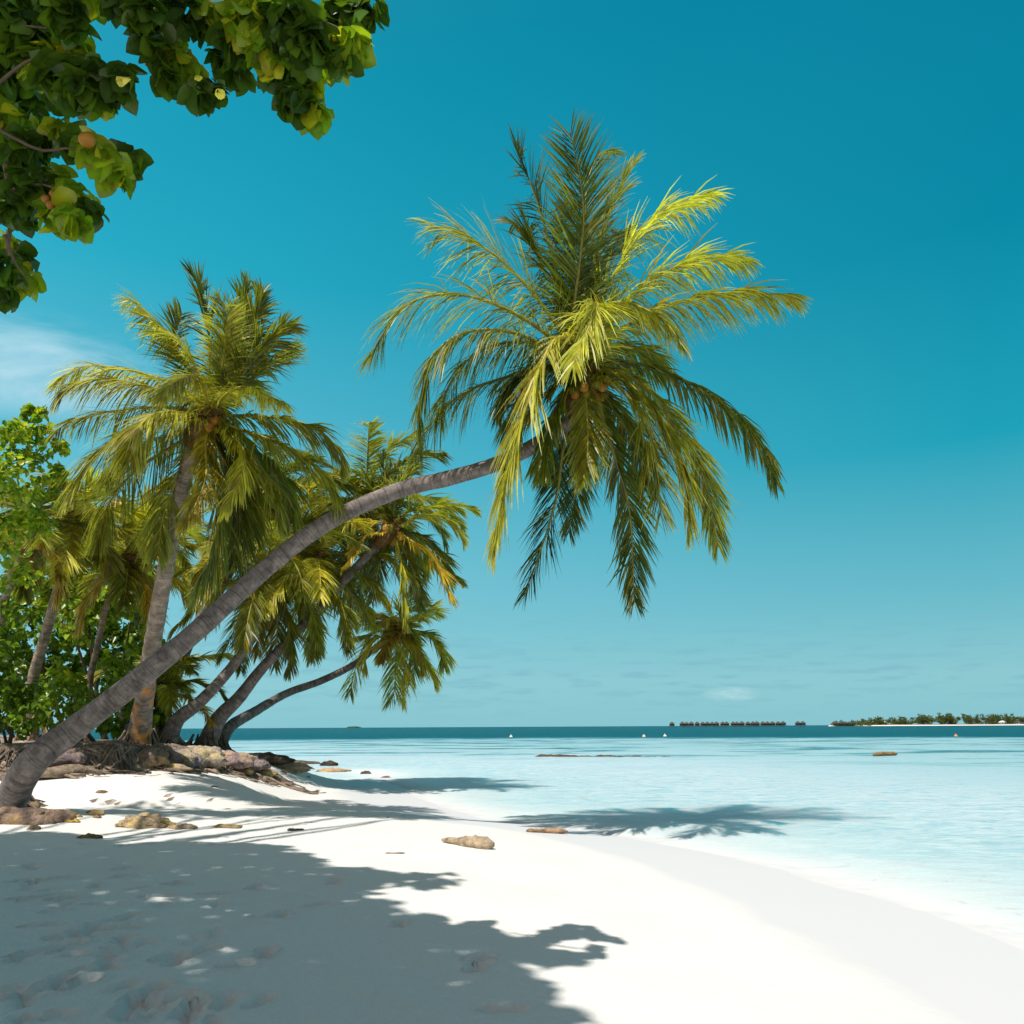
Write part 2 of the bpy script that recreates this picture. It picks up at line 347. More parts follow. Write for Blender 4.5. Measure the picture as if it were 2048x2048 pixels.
def axis(lo, hi, d0, d1, step, g):
    a = list(np.arange(d0, d1, step)); s = step
    while a[-1] < hi: s *= g; a.append(a[-1]+s)
    s = step; b = [d0]
    while b[-1] > lo: s *= g; b.append(b[-1]-s)
    return np.array(b[:0:-1]+a)
def gridmesh(name, xs, ys, fn, m, col=None):
    X, Y = np.meshgrid(xs, ys); Z = fn(X.ravel(), Y.ravel())
    V = np.stack([X.ravel(), Y.ravel(), Z], 1); nx, ny = len(xs), len(ys)
    i = (np.arange(ny-1)[:, None]*nx+np.arange(nx-1)).ravel()
    F = np.stack([i, i+1, i+nx+1, i+nx], 1)
    return mesh_np(name, V, [F], m, col=col(V) if col else None)
# sand material
m, t, b = mat('coral_sand'); M_SAND = m
g = t.nodes.new('ShaderNodeNewGeometry'); s3 = t.nodes.new('ShaderNodeSeparateXYZ'); t.links.new(g.outputs['Position'], s3.inputs[0])
n1 = N(t, 'ShaderNodeTexNoise', Scale=.8, Detail=6.0, Roughness=.6); t.links.new(g.outputs['Position'], n1.inputs['Vector'])
wetz = math_n(t, 'MULTIPLY_ADD', n1.outputs[0], .05, s3.outputs[2])
wet = ramp(t, math_n(t, 'MULTIPLY', wetz, 2.0), [(.0, (1,)*3), (.44, (1,)*3), (.52, (0,)*3)])
n2 = N(t, 'ShaderNodeTexNoise', Scale=60.0, Detail=4.0, Roughness=.7); t.links.new(g.outputs['Position'], n2.inputs['Vector'])
dry = mixc(t, 1.0, (.67, .65, .625), ramp(t, n2.outputs[0], [(.3, (.93,)*3), (.7, (1.06,)*3)]), 'MULTIPLY')
dry = mixc(t, ramp(t, n1.outputs[0], [(.45, (0,)*3), (.75, (.5,)*3)]), dry, (.66, .60, .54))
# darker soil on top of the bank, under the palms
sn = t.nodes.new('ShaderNodeSeparateXYZ'); t.links.new(g.outputs['True Normal'], sn.inputs[0])
steep = math_n(t, 'MULTIPLY', ramp(t, sn.outputs[2], [(.74, (1,)*3), (.88, (0,)*3)]), math_n(t, 'GREATER_THAN', s3.outputs[1], 14.5))
hsoil = math_n(t, 'MULTIPLY', ramp(t, math_n(t, 'SUBTRACT', s3.outputs[2], .6), [(.62, (0,)*3), (.74, (1,)*3)]), ramp(t, math_n(t, 'MULTIPLY', s3.outputs[1], .05), [(.70, (0,)*3), (.76, (1,)*3)]))
nso = N(t, 'ShaderNodeTexNoise', Scale=3.5, Detail=8.0, Roughness=.7); t.links.new(g.outputs['Position'], nso.inputs['Vector'])
soilc = ramp(t, nso.outputs[0], [(.35, (.10, .075, .06)), (.52, (.24, .19, .155)), (.68, (.50, .43, .37))])
dry = mixc(t, math_n(t, 'MAXIMUM', hsoil, steep), dry, soilc)
c = mixc(t, wet, dry, (.575, .565, .575))
t.links.new(c, b.inputs['Base Color'])
t.links.new(ramp(t, wet, [(0, (.9,)*3), (1, (.62,)*3)]), b.inputs['Roughness']); b.inputs['Specular IOR Level'].default_value = .25
n3 = N(t, 'ShaderNodeTexNoise', Scale=9.0, Detail=9.0, Roughness=.62); t.links.new(g.outputs['Position'], n3.inputs['Vector'])
bp = N(t, 'ShaderNodeBump', Distance=.03); t.links.new(n3.outputs[0], bp.inputs['Height'])
t.links.new(ramp(t, wet, [(0, (.55,)*3), (1, (.06,)*3)]), bp.inputs['Strength']); t.links.new(bp.outputs[0], b.inputs['Normal'])
gx = axis(-9000, 9000, -5.4, 5.0, .028, 1.035); gy = axis(-60, 12000, 4.7, 9.6, .028, 1.022)
beach = gridmesh('sand_ground', gx, gy, height, M_SAND); tag(beach, kind='structure')

# ------------------------------------------------------------------ water
m, t, b = mat('sea_water'); M_WATER = m
a = t.nodes.new('ShaderNodeAttribute'); a.attribute_name = 'tint'
sp = t.nodes.new('ShaderNodeSeparateColor'); t.links.new(a.outputs['Color'], sp.inputs[0])
g = t.nodes.new('ShaderNodeNewGeometry')
mpw = N(t, 'ShaderNodeMapping'); mpw.inputs['Scale'].default_value = (.10, .22, 1); t.links.new(g.outputs['Position'], mpw.inputs[0])
nA = N(t, 'ShaderNodeTexNoise', Scale=1.0, Detail=7.0, Roughness=.62, Distortion=.5); t.links.new(mpw.outputs[0], nA.inputs['Vector'])
mpx = N(t, 'ShaderNodeMapping'); mpx.inputs['Scale'].default_value = (1.0, 1.9, 1); mpx.inputs['Rotation'].default_value = (0, 0, R(-12)); t.links.new(g.outputs['Position'], mpx.inputs[0])
nB = N(t, 'ShaderNodeTexNoise', Scale=1.5, Detail=8.0, Roughness=.72, Distortion=1.2); t.links.new(mpx.outputs[0], nB.inputs['Vector'])
dep = sp.outputs[0]    # 0..1 : depth / 2 m (lagoon); 1 deep
reef = math_n(t, 'MULTIPLY', ramp(t, nA.outputs[0], [(.50, (0,)*3), (.66, (1,)*3)]), sp.outputs[1])
rip = math_n(t, 'MULTIPLY', math_n(t, 'SUBTRACT', nB.outputs[0], .5), ramp(t, dep, [(0, (0,)*3), (.06, (.5,)*3), (.5, (.95,)*3)]))
dd = math_n(t, 'ADD', math_n(t, 'ADD', dep, math_n(t, 'MULTIPLY', reef, .42)), rip, clamp=True)
wc = ramp(t, dd, [(0, (.575, .565, .575)), (.010, (.60, .60, .60)), (.028, (.56, .60, .60)), (.06, (.49, .575, .585)), (.12, (.385, .53, .565)), (.35, (.41, .52, .56)), (.55, (.20, .38, .42)), (.8, (.01, .13, .165)), (1, (.0, .07, .095))])
wc = mixc(t, ramp(t, dep, [(0, (.15,)*3), (.08, (1,)*3)]), wc, ramp(t, nB.outputs[0], [(.34, (.55, .77, .83)), (.48, (.96, .98, 1.0)), (.62, (1.22, 1.12, 1.08))]), 'MULTIPLY')
t.links.new(wc, b.inputs['Base Color'])
b.inputs['IOR'].default_value = 1.33; b.inputs['Specular IOR Level'].default_value = .42
b.inputs['Roughness'].default_value = .12
al = ramp(t, dep, [(0, (.97,)*3), (.010, (1,)*3)])
mp1 = N(t, 'ShaderNodeMapping'); mp1.inputs['Scale'].default_value = (1.3, 2.6, 1); mp1.inputs['Rotation'].default_value = (0, 0, R(-15)); t.links.new(g.outputs['Position'], mp1.inputs[0])
w1 = N(t, 'ShaderNodeTexNoise', Scale=1.6, Detail=8.0, Roughness=.55, Distortion=.3); t.links.new(mp1.outputs[0], w1.inputs['Vector'])
mp3 = N(t, 'ShaderNodeMapping'); mp3.inputs['Scale'].default_value = (.25, .5, 1); t.links.new(g.outputs['Position'], mp3.inputs[0])
w2 = N(t, 'ShaderNodeTexNoise', Scale=1.0, Detail=6.0, Roughness=.6); t.links.new(mp3.outputs[0], w2.inputs['Vector'])
w3 = N(t, 'ShaderNodeTexNoise', Scale=5.5, Detail=4.0, Roughness=.6, Distortion=.4); t.links.new(mp1.outputs[0], w3.inputs['Vector'])
hh = math_n(t, 'ADD', math_n(t, 'ADD', math_n(t, 'MULTIPLY', w1.outputs[0], .16), math_n(t, 'MULTIPLY', w3.outputs[0], .04)), math_n(t, 'MULTIPLY', w2.outputs[0], .5))
bp = N(t, 'ShaderNodeBump', Strength=.8, Distance=.7); t.links.new(hh, bp.inputs['Height'])
df = t.nodes.new('ShaderNodeSubsurfaceScattering'); df.falloff = 'BURLEY'; df.inputs['Scale'].default_value = 1.0; df.inputs['Radius'].default_value = (.08, 1.1, 1.4); t.links.new(wc, df.inputs[0]); t.links.new(bp.outputs[0], df.inputs['Normal'])
gl = N(t, 'ShaderNodeBsdfAnisotropic', Roughness=.14); gl.inputs[0].default_value = (1, 1, 1, 1); t.links.new(bp.outputs[0], gl.inputs['Normal'])
d2_ = t.nodes.new('ShaderNodeBsdfDiffuse'); t.links.new(wc, d2_.inputs[0]); msd = N(t, 'ShaderNodeMixShader')
t.links.new(ramp(t, dep, [(.03, (0,)*3), (.14, (1,)*3)]), msd.inputs[0]); t.links.new(d2_.outputs[0], msd.inputs[1]); t.links.new(df.outputs[0], msd.inputs[2])
lw = N(t, 'ShaderNodeLayerWeight', Blend=.5); t.links.new(bp.outputs[0], lw.inputs['Normal'])
fr = math_n(t, 'MULTIPLY_ADD', math_n(t, 'POWER', lw.outputs['Facing'], 4.0), ramp(t, dep, [(0, (.0,)*3), (.05, (.28,)*3), (.5, (.25,)*3), (.9, (.15,)*3)]), .02)   # choppy water: wave slopes hide most of the grazing mirror
mxa = N(t, 'ShaderNodeMixShader'); t.links.new(fr, mxa.inputs[0]); t.links.new(msd.outputs[0], mxa.inputs[1]); t.links.new(gl.outputs[0], mxa.inputs[2])
trn = t.nodes.new('ShaderNodeBsdfTransparent'); mxb = N(t, 'ShaderNodeMixShader'); t.links.new(al, mxb.inputs[0]); t.links.new(trn.outputs[0], mxb.inputs[1]); t.links.new(mxa.outputs[0], mxb.inputs[2])
t.links.new(mxb.outputs[0], t.nodes['Material Output'].inputs[0])
wx = axis(-9000, 9000, -2.0, 12.0, .07, 1.045); wy = axis(4, 14000, 7, 26, .07, 1.03)
def wz(x, y):
    d = -sdist(x, y)
    near = np.exp(-np.maximum(d-1, 0)/25)
    z = .012+.018*(vnoise(x*1.1+y*.5, y*1.8, 12)-.5)*near+.008*(vnoise(x*3, y*4, 13)-.5)*near
    # small breaking wavelets rolling in parallel with the shore
    ph = d*1.0+1.2*vnoise(x*.4, y*.25, 15)
    z += .035*np.exp(-((ph-2.0)/.22)**2)*sstep(.55, .75, vnoise(x*.25+3, y*.2, 16)+.25)+.02*np.exp(-((ph-3.6)/.3)**2)
    return np.where(d < -6, -.6, z)
def wcol(V):
    x, y = V[:, 0], V[:, 1]; far = np.hypot(x, y)
    h = height(x, y, False); dpt = np.clip(-h, 0, 1.15)/1.15
    d = dpt*.50+.62*sstep(115, 165, far+10*(vnoise(x*.03, y*.03, 5)-.5))
    rf = sstep(30, 70, far)*(1-sstep(230, 260, far))*.9+.12
    return np.stack([np.clip(d, 0, 1), rf, 0*d], 1)
water = gridmesh('sea_water', wx, wy, wz, M_WATER, wcol); tag(water, kind='structure')

# ------------------------------------------------------------------ palms
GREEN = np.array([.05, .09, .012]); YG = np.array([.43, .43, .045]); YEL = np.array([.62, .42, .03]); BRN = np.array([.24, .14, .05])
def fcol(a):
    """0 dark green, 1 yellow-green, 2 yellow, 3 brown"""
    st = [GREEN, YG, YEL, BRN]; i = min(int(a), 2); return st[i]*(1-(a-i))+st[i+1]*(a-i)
def frond(parent, pts, age=.6, ll=.75, npair=62, droop=.5, width=.034, origin=(0, 0, 0), spread=1.0, wind=(0.05, 0, 0), lodn=4):
    npair = int(npair*2.3); ll = ll*1.16; width = width*.95; droop = droop*.75
    p, L = resample(catmull(pts, 40)[:38], npair+2); p = p-np.asarray(origin)
    tg = np.gradient(p, axis=0); tg /= np.linalg.norm(tg, axis=1)[:, None]
    side = np.cross(tg, [0, 0, 1.0]); prev = None
    for i in range(len(side)):
        n_ = np.linalg.norm(side[i])
        if prev is not None and (n_ < .22 or np.dot(side[i], prev) < 0):
            side[i] = prev-tg[i]*np.dot(prev, tg[i]); n_ = np.linalg.norm(side[i])
        side[i] /= n_+1e-9; prev = side[i] if prev is None else .5*prev+.5*side[i]
        side[i] = prev/np.linalg.norm(prev); prev = side[i]
    nor = np.cross(side, tg)
    g = G(); base = fcol(age)
    ir = np.arange(0, len(p), 3)
    g.tube(p[ir], np.linspace(.042, .008, len(ir))*(L/3.8)**.5, 5, col=base*.45+np.array([.42, .34, .07])*.7, cap=False)
    V = []; Cc = []
    gaps = rng.random(8); fr_ = rng.uniform(.6, 1.25)
    for i in range(3, len(p)):
        s = i/(len(p)-1)
        prof = (.35+.75*math.sin(min(1, s*1.6)*math.pi/2))*(1-.60*max(0, (s-.5)/.5)**2.0)
        for sg in (-1, 1):
            if rng.random() < .04: continue
            ang = R(34+30*s)+rng.normal(0, .10)+(rng.normal(0, .35) if rng.random() < .07 else 0)
            lean = rng.normal(.12, .10)
            lean += .25*math.sin(i*.21+gaps[0]*9); d0 = side[i]*sg*math.cos(ang)*spread+tg[i]*math.sin(ang)+nor[i]*lean
            d0 /= np.linalg.norm(d0)
            ln = ll*prof*rng.uniform(.82, 1.1)
            wv = tg[i]*.75+nor[i]*sg*-.35+rng.normal(0, .12, 3); wv -= d0*np.dot(wv, d0); wv /= np.linalg.norm(wv)
            q = p[i].copy(); dr = d0.copy(); row = []
            dp = droop*rng.uniform(.6, 1.4)
            for k_, (u, wd) in enumerate(((0, .55), (.3, 1.0), (.65, .75), (1.0, .08))):
                if k_: q = q+dr*ln*(.3, .35, .35)[k_-1]
                row += [q-wv*width*wd*.5, q+wv*width*wd*.5]
                dr = dr+np.array([0, 0, -1.0])*dp*.55+np.array(wind)*u; dr /= np.linalg.norm(dr)
            V += row
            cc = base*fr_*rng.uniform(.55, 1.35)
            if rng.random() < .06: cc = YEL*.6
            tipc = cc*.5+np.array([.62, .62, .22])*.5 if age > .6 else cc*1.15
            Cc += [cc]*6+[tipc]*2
    V = np.array(V); n = len(V)//8; o8 = np.arange(n)[:, None]*8
    F = np.concatenate([o8+np.array([[0, 1, 3, 2]]), o8+np.array([[2, 3, 5, 4]]), o8+np.array([[4, 5, 7, 6]])])
    g.add(V, F, np.array(Cc))
    return g.build('frond', M_FROND, parent)
def build_trunk(parent, pts, radii, matl, origin, k=14, n=60, flare=1.5, kink=0.0):
    pc = catmull(np.asarray(pts, float), 80); pr, L = resample(pc, n); rr = np.interp(np.linspace(0, 1, n), np.linspace(0, 1, len(radii)), radii)
    for i in range(n):
        s = i/(n-1)*L; rr[i] *= 1+(flare-1)*math.exp(-s/.55)+.035*(rng.random()-.5)
    g = G(); g.tube(pr-np.asarray(origin), rr, k, jit=.05)
    return g.build('trunk', matl, parent)
def coconuts(parent, hub, n, origin, r=.1, spread=.35, cols=((1, .8, .7), (1.1, 1.1, 1.0), (.6, .9, .4))):
    for i in range(n):
        a = rng.uniform(0, 6.28); q = hub-origin+np.array([math.cos(a)*spread*rng.uniform(.5, 1), math.sin(a)*spread*rng.uniform(.5, 1), rng.uniform(-.35, -.05)])
        g = G(); c = cols[i % len(cols)]
        zz = np.linspace(-1, 1, 9); g.tube(q+np.stack([0*zz, 0*zz, zz*r*1.2], 1), r*np.sqrt(np.clip(1-zz**2, .01, 1)), 10, col=c)
        o = g.build('coconut', M_NUT, parent)
def crown_heart(root, hub, origin, tdir, r=.22):
    g = G(); tdir = np.asarray(tdir, float); tdir /= np.linalg.norm(tdir)
    q = hub-origin
    g.tube([q-tdir*.7, q-tdir*.35, q-tdir*.05, q+tdir*.25, q+tdir*.5], [r*.8, r*1.15, r*1.25, r*.8, r*.2], 12, jit=.25)
    for i in range(26):   # sheath fibres and dry flower stalks
        a = rng.uniform(0, 6.28); d = np.array([math.cos(a), math.sin(a), rng.uniform(-.9, .5)]); d /= np.linalg.norm(d)
        L = rng.uniform(.3, .8); p0 = q+d*r*.7; g.tube([p0, p0+d*L*.5, p0+d*L+np.array([0, 0, -.2*L])], [.022, .014, .004], 4, jit=.3)
    return g.build('crown', M_FIBRE, root)
GROVE = 'coconut palms leaning along the beach'
def palm(label, base, hub, midpts, radii, fronds, matl=M_TRUNK, flare=1.5, nuts=8, ll=.75, width=.034, npair=62, nutr=.1, heart=.22):
    base = np.asarray(base, float); root = thing('palm_tree', label, 'palm tree', tuple(base), GROVE)
    tp = [base-np.array([0, 0, .25])]+[np.asarray(q, float) for q in midpts]+[hub]
    build_trunk(root, tp, radii, matl, base, flare=flare)
    if base[1] < 26 and radii[0] > .15:
        g = G(); R0 = radii[0]*flare
        for i in range(46):
            a = rng.uniform(0, 6.28); L = rng.uniform(.12, .5); d = np.array([math.cos(a), math.sin(a), 0]); h_ = rng.uniform(.05, .42)
            e_ = base+d*(R0+L); ez = min(hz(e_[0], e_[1]), base[2]+.3)-base[2]; c_ = rng.uniform(.4, 1.0)
            g.tube(catmull([d*R0*.8+(0, 0, h_), d*(R0*1.02+.02)+(0, 0, h_*.5), d*(R0+L*.5)+(0, 0, ez*.6+.04), d*(R0+L)+(0, 0, ez-.03)], 9), np.linspace(.028, .010, 9), 5, col=(c_, c_, c_), jit=.3)
        g.build('root_fringe', M_ROOT, root)
    cr = crown_heart(root, hub, base, hub-np.asarray(tp[-2]), heart)
    for f in fronds:
        kw = dict(ll=ll, width=width, npair=npair); kw.update(f[1]); frond(cr, f[0], origin=base, **kw)
    coconuts(cr, hub, nuts, base, nutr, spread=heart*1.5)
    return root
def gen_fronds(hub, n, L, lo=-25, hi=80, az0=0.0, seed=1, age=(.3, 1.0), **kw):
    r_ = np.random.default_rng(seed); out = []
    for i in range(n):
        s = i/max(1, n-1); el = R(hi+(lo-hi)*s**.8+r_.normal(0, 6)); az = az0+i*2.39996+r_.normal(0, .15)
        Li = L*r_.uniform(.85, 1.1)*(0.8 if s < .12 else 1); bend = R(r_.uniform(55, 95)) if el > 0 else R(r_.uniform(40, 65))
        p = np.array(hub, float); pts = [p.copy()]
        for j in range(8):
            u = (j+.5)/8; e = max(el-bend*u**1.3, R(-86)); p = p+np.array([math.cos(az)*math.cos(e), math.sin(az)*math.cos(e), math.sin(e)])*Li/8; pts.append(p.copy())
        a = age[0]+(age[1]-age[0])*r_.random()
        if s > .85 and r_.random() < .5: a = r_.uniform(1.6, 2.8)
        k = dict(kw); k['age'] = a; out.append((pts, k))
    return out
# --- main palm: traced fronds; each has its own depth
D1 = 14.3
def c2(x, y): return 350+x*.2639, 115+y*.264
HUB1 = P(*c2(898, 1005), D1)
def tr(conv, D, hub, pts, tipoff, midbulge=0.0, **kw):
    q = [np.array(hub)]; n = len(pts)
    for i, (x, y) in enumerate(pts):
        s = (i+1)/n; px, py = conv(x, y); q.append(P(px, py, D+tipoff*s+midbulge*math.sin(s*math.pi)))
    return (q, kw)
b1 = hit(5, 806)
F1 = [
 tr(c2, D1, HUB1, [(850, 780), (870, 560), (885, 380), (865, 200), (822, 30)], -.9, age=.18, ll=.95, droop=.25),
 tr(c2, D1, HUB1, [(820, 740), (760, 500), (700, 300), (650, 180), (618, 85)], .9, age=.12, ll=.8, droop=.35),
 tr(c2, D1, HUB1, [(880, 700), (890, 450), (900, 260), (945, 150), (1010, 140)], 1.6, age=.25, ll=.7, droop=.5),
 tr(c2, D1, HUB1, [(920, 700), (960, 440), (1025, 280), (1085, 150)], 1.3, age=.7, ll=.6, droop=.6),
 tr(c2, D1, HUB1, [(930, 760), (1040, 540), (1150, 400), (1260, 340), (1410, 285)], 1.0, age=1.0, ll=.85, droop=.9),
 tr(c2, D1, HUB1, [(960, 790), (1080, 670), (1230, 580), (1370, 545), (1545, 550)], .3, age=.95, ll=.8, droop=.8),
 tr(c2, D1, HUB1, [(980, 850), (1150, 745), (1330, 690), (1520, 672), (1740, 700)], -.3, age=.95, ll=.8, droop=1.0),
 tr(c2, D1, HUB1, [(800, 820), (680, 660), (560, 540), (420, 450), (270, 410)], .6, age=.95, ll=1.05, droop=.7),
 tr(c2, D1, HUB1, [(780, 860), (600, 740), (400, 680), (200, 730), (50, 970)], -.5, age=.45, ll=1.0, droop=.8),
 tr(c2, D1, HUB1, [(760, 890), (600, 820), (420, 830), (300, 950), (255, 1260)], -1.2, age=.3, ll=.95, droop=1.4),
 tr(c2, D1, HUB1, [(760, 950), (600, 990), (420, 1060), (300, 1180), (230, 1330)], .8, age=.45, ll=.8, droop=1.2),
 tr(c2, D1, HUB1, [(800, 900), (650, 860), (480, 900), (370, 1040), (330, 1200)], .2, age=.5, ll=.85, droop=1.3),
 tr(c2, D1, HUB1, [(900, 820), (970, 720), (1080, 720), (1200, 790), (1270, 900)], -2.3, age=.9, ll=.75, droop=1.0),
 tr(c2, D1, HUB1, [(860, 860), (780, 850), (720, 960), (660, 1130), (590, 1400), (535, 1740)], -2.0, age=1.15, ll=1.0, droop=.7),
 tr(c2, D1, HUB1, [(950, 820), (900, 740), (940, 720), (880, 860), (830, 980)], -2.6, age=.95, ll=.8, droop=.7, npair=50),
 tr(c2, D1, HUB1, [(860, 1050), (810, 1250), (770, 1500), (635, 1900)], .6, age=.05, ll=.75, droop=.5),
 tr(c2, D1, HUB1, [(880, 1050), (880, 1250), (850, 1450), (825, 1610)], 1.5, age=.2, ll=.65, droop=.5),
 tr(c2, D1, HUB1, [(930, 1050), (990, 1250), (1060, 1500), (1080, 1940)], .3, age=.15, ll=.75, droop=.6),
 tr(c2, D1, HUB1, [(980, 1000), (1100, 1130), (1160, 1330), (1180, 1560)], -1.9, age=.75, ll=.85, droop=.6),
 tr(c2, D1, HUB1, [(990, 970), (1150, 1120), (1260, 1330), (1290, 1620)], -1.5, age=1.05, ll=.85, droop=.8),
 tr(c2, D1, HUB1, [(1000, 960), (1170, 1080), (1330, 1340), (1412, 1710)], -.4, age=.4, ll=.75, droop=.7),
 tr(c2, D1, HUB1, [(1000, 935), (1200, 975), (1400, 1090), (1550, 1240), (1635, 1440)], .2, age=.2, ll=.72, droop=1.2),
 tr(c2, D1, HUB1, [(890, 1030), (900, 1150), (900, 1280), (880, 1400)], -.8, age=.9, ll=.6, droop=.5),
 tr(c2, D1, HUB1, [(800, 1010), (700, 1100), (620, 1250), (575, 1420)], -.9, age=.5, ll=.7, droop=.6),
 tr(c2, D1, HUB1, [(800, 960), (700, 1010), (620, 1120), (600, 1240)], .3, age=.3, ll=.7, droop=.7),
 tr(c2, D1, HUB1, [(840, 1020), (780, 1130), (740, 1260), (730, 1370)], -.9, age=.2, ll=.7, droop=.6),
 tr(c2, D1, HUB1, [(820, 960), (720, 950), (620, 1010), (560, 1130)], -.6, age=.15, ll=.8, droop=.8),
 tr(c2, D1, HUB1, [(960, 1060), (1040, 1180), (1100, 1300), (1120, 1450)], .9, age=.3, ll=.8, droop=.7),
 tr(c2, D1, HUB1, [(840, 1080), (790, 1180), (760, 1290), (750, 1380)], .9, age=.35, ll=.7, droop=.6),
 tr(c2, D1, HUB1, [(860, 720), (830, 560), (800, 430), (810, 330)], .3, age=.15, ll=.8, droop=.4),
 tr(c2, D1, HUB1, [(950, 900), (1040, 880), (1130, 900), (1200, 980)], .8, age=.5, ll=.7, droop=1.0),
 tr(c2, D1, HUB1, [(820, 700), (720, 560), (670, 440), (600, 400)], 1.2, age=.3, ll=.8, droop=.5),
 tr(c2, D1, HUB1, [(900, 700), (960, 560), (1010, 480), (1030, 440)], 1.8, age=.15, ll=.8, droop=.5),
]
mid1 = [P(27, 769, 12.1), P(66, 735, 12.35), P(128, 688, 12.6), P(200, 628, 13.0), P(270, 565, 13.5), P(330, 521, 13.8), P(400, 490, 14.0), P(450, 478, 14.2), P(502, 462, 14.3), P(540, 442, 14.3), P(570, 420, 14.3)]
palm('large coconut palm leaning far out from left edge over beach, its crown against open sky', b1, HUB1, mid1,
     [.19, .225, .185, .165, .152, .146, .142, .136, .13, .12], F1, flare=1.6, nuts=12, ll=.8, npair=70, width=.033, nutr=.085)
# --- second palm, upright on the bank
D2 = 14.5
def c3(x, y): return 30+x*.18116, 260+y*.18116
HUB2 = P(*c3(1000, 870), D2)
F2 = [
 tr(c3, D2, HUB2, [(930, 640), (850, 470), (720, 370), (600, 250), (530, 210)], .3, age=.95, ll=.7, droop=.9),
 tr(c3, D2, HUB2, [(990, 650), (985, 420), (950, 220), (900, 70)], .5, age=.2, ll=.75, droop=.3),
 tr(c3, D2, HUB2, [(1050, 640), (1080, 420), (1080, 280), (1030, 190)], -.6, age=.9, ll=.5, droop=.5),
 tr(c3, D2, HUB2, [(1090, 620), (1150, 420), (1185, 260), (1200, 110)], .8, age=.3, ll=.6, droop=.3),
 tr(c3, D2, HUB2, [(1110, 620), (1200, 400), (1260, 270), (1290, 160)], .2, age=.35, ll=.6, droop=.3),
 tr(c3, D2, HUB2, [(1110, 720), (1230, 560), (1350, 430), (1460, 340)], .3, age=.5, ll=.7, droop=.6),
 tr(c3, D2, HUB2, [(1120, 740), (1260, 620), (1350, 560), (1450, 500)], 1.2, age=.5, ll=.7, droop=.5),
 tr(c3, D2, HUB2, [(960, 720), (920, 640), (810, 670), (700, 770)], -2.2, age=1.0, ll=.6, droop=.9),
 tr(c3, D2, HUB2, [(900, 740), (700, 650), (450, 590), (260, 600), (110, 730)], .2, age=1.05, ll=.65, droop=.9),
 tr(c3, D2, HUB2, [(870, 760), (650, 700), (420, 655), (230, 690), (110, 810)], -.8, age=1.1, ll=.65, droop=1.0),
 tr(c3, D2, HUB2, [(900, 830), (700, 810), (400, 845), (230, 890), (110, 960)], .4, age=1.0, ll=.65, droop=.9),
 tr(c3, D2, HUB2, [(880, 850), (740, 840), (600, 920), (540, 1160)], -2.0, age=1.1, ll=.8, droop=.9),
 tr(c3, D2, HUB2, [(820, 880), (560, 950), (370, 1060), (260, 1220), (200, 1310)], -.8, age=1.05, ll=.85, droop=1.1),
 tr(c3, D2, HUB2, [(1080, 740), (1200, 700), (1330, 760), (1430, 800)], -1.8, age=1.05, ll=.6, droop=.9),
 tr(c3, D2, HUB2, [(1130, 860), (1350, 870), (1560, 920), (1690, 1030), (1740, 1180)], -.3, age=.8, ll=.7, droop=1.0),
 tr(c3, D2, HUB2, [(1140, 930), (1350, 1000), (1540, 1110), (1660, 1250), (1700, 1400)], -1.0, age=.75, ll=.75, droop=.9),
 tr(c3, D2, HUB2, [(1090, 950), (1180, 1050), (1170, 1170), (1120, 1300), (1050, 1410)], -1.4, age=1.05, ll=.5, droop=.9),
 tr(c3, D2, HUB2, [(1110, 980), (1250, 1130), (1340, 1250), (1390, 1500)], -.8, age=.7, ll=.75, droop=.8),
 tr(c3, D2, HUB2, [(970, 1000), (970, 1200), (910, 1360), (830, 1500)], -1.6, age=1.5, ll=.5, droop=.8),
 tr(c3, D2, HUB2, [(1010, 1020), (1050, 1300), (1010, 1600), (880, 1850)], -.6, age=.2, ll=.95, droop=.8),
 tr(c3, D2, HUB2, [(1100, 1020), (1210, 1250), (1240, 1550)], .6, age=.5, ll=.8, droop=.8),
 tr(c3, D2, HUB2, [(900, 960), (720, 1070), (560, 1180), (420, 1380), (370, 1600)], .5, age=.5, ll=.85, droop=1.2),
 tr(c3, D2, HUB2, [(940, 1000), (850, 1130), (740, 1400), (700, 1680)], .6, age=.6, ll=.85, droop=1.0),
 tr(c3, D2, HUB2, [(1030, 1020), (1120, 1200), (1160, 1450), (1120, 1720)], .2, age=.3, ll=.8, droop=.8),
 tr(c3, D2, HUB2, [(860, 940), (640, 1010), (480, 1120), (400, 1260)], 1.2, age=.9, ll=.7, droop=.9),
 tr(c3, D2, HUB2, [(1150, 960), (1300, 1100), (1420, 1250), (1450, 1500)], .8, age=.3, ll=.75, droop=1.1),
 tr(c3, D2, HUB2, [(950, 760), (880, 600), (800, 450), (850, 260)], 1.3, age=.4, ll=.7, droop=.5),
]
def hitd(px, D):
    """ground point on the column px at view depth D"""
    lo = None
    for py in np.arange(728, 900, .5):
        q = P(px, py, D)
        if q[2] < hz(q[0], q[1]): return q
    return q
def hitg(px, D): q = hitd(px, D); q[2] = hz(q[0], q[1]); return q
b2 = hitg(137, 17.1)
mid2 = [P(142, 715, 17.0), P(150, 660, 16.4), P(160, 600, 15.9), P(171, 540, 15.4), P(182, 490, 15.0), P(195, 440, 14.7)]
palm('upright coconut palm with orange lichen on its trunk, crown left of the big leaning palm', b2, HUB2, mid2,
     [.225, .185, .17, .16, .15, .14, .12], F2, matl=M_TRUNKL, flare=1.55, nuts=16, npair=60, width=.034, nutr=.08)
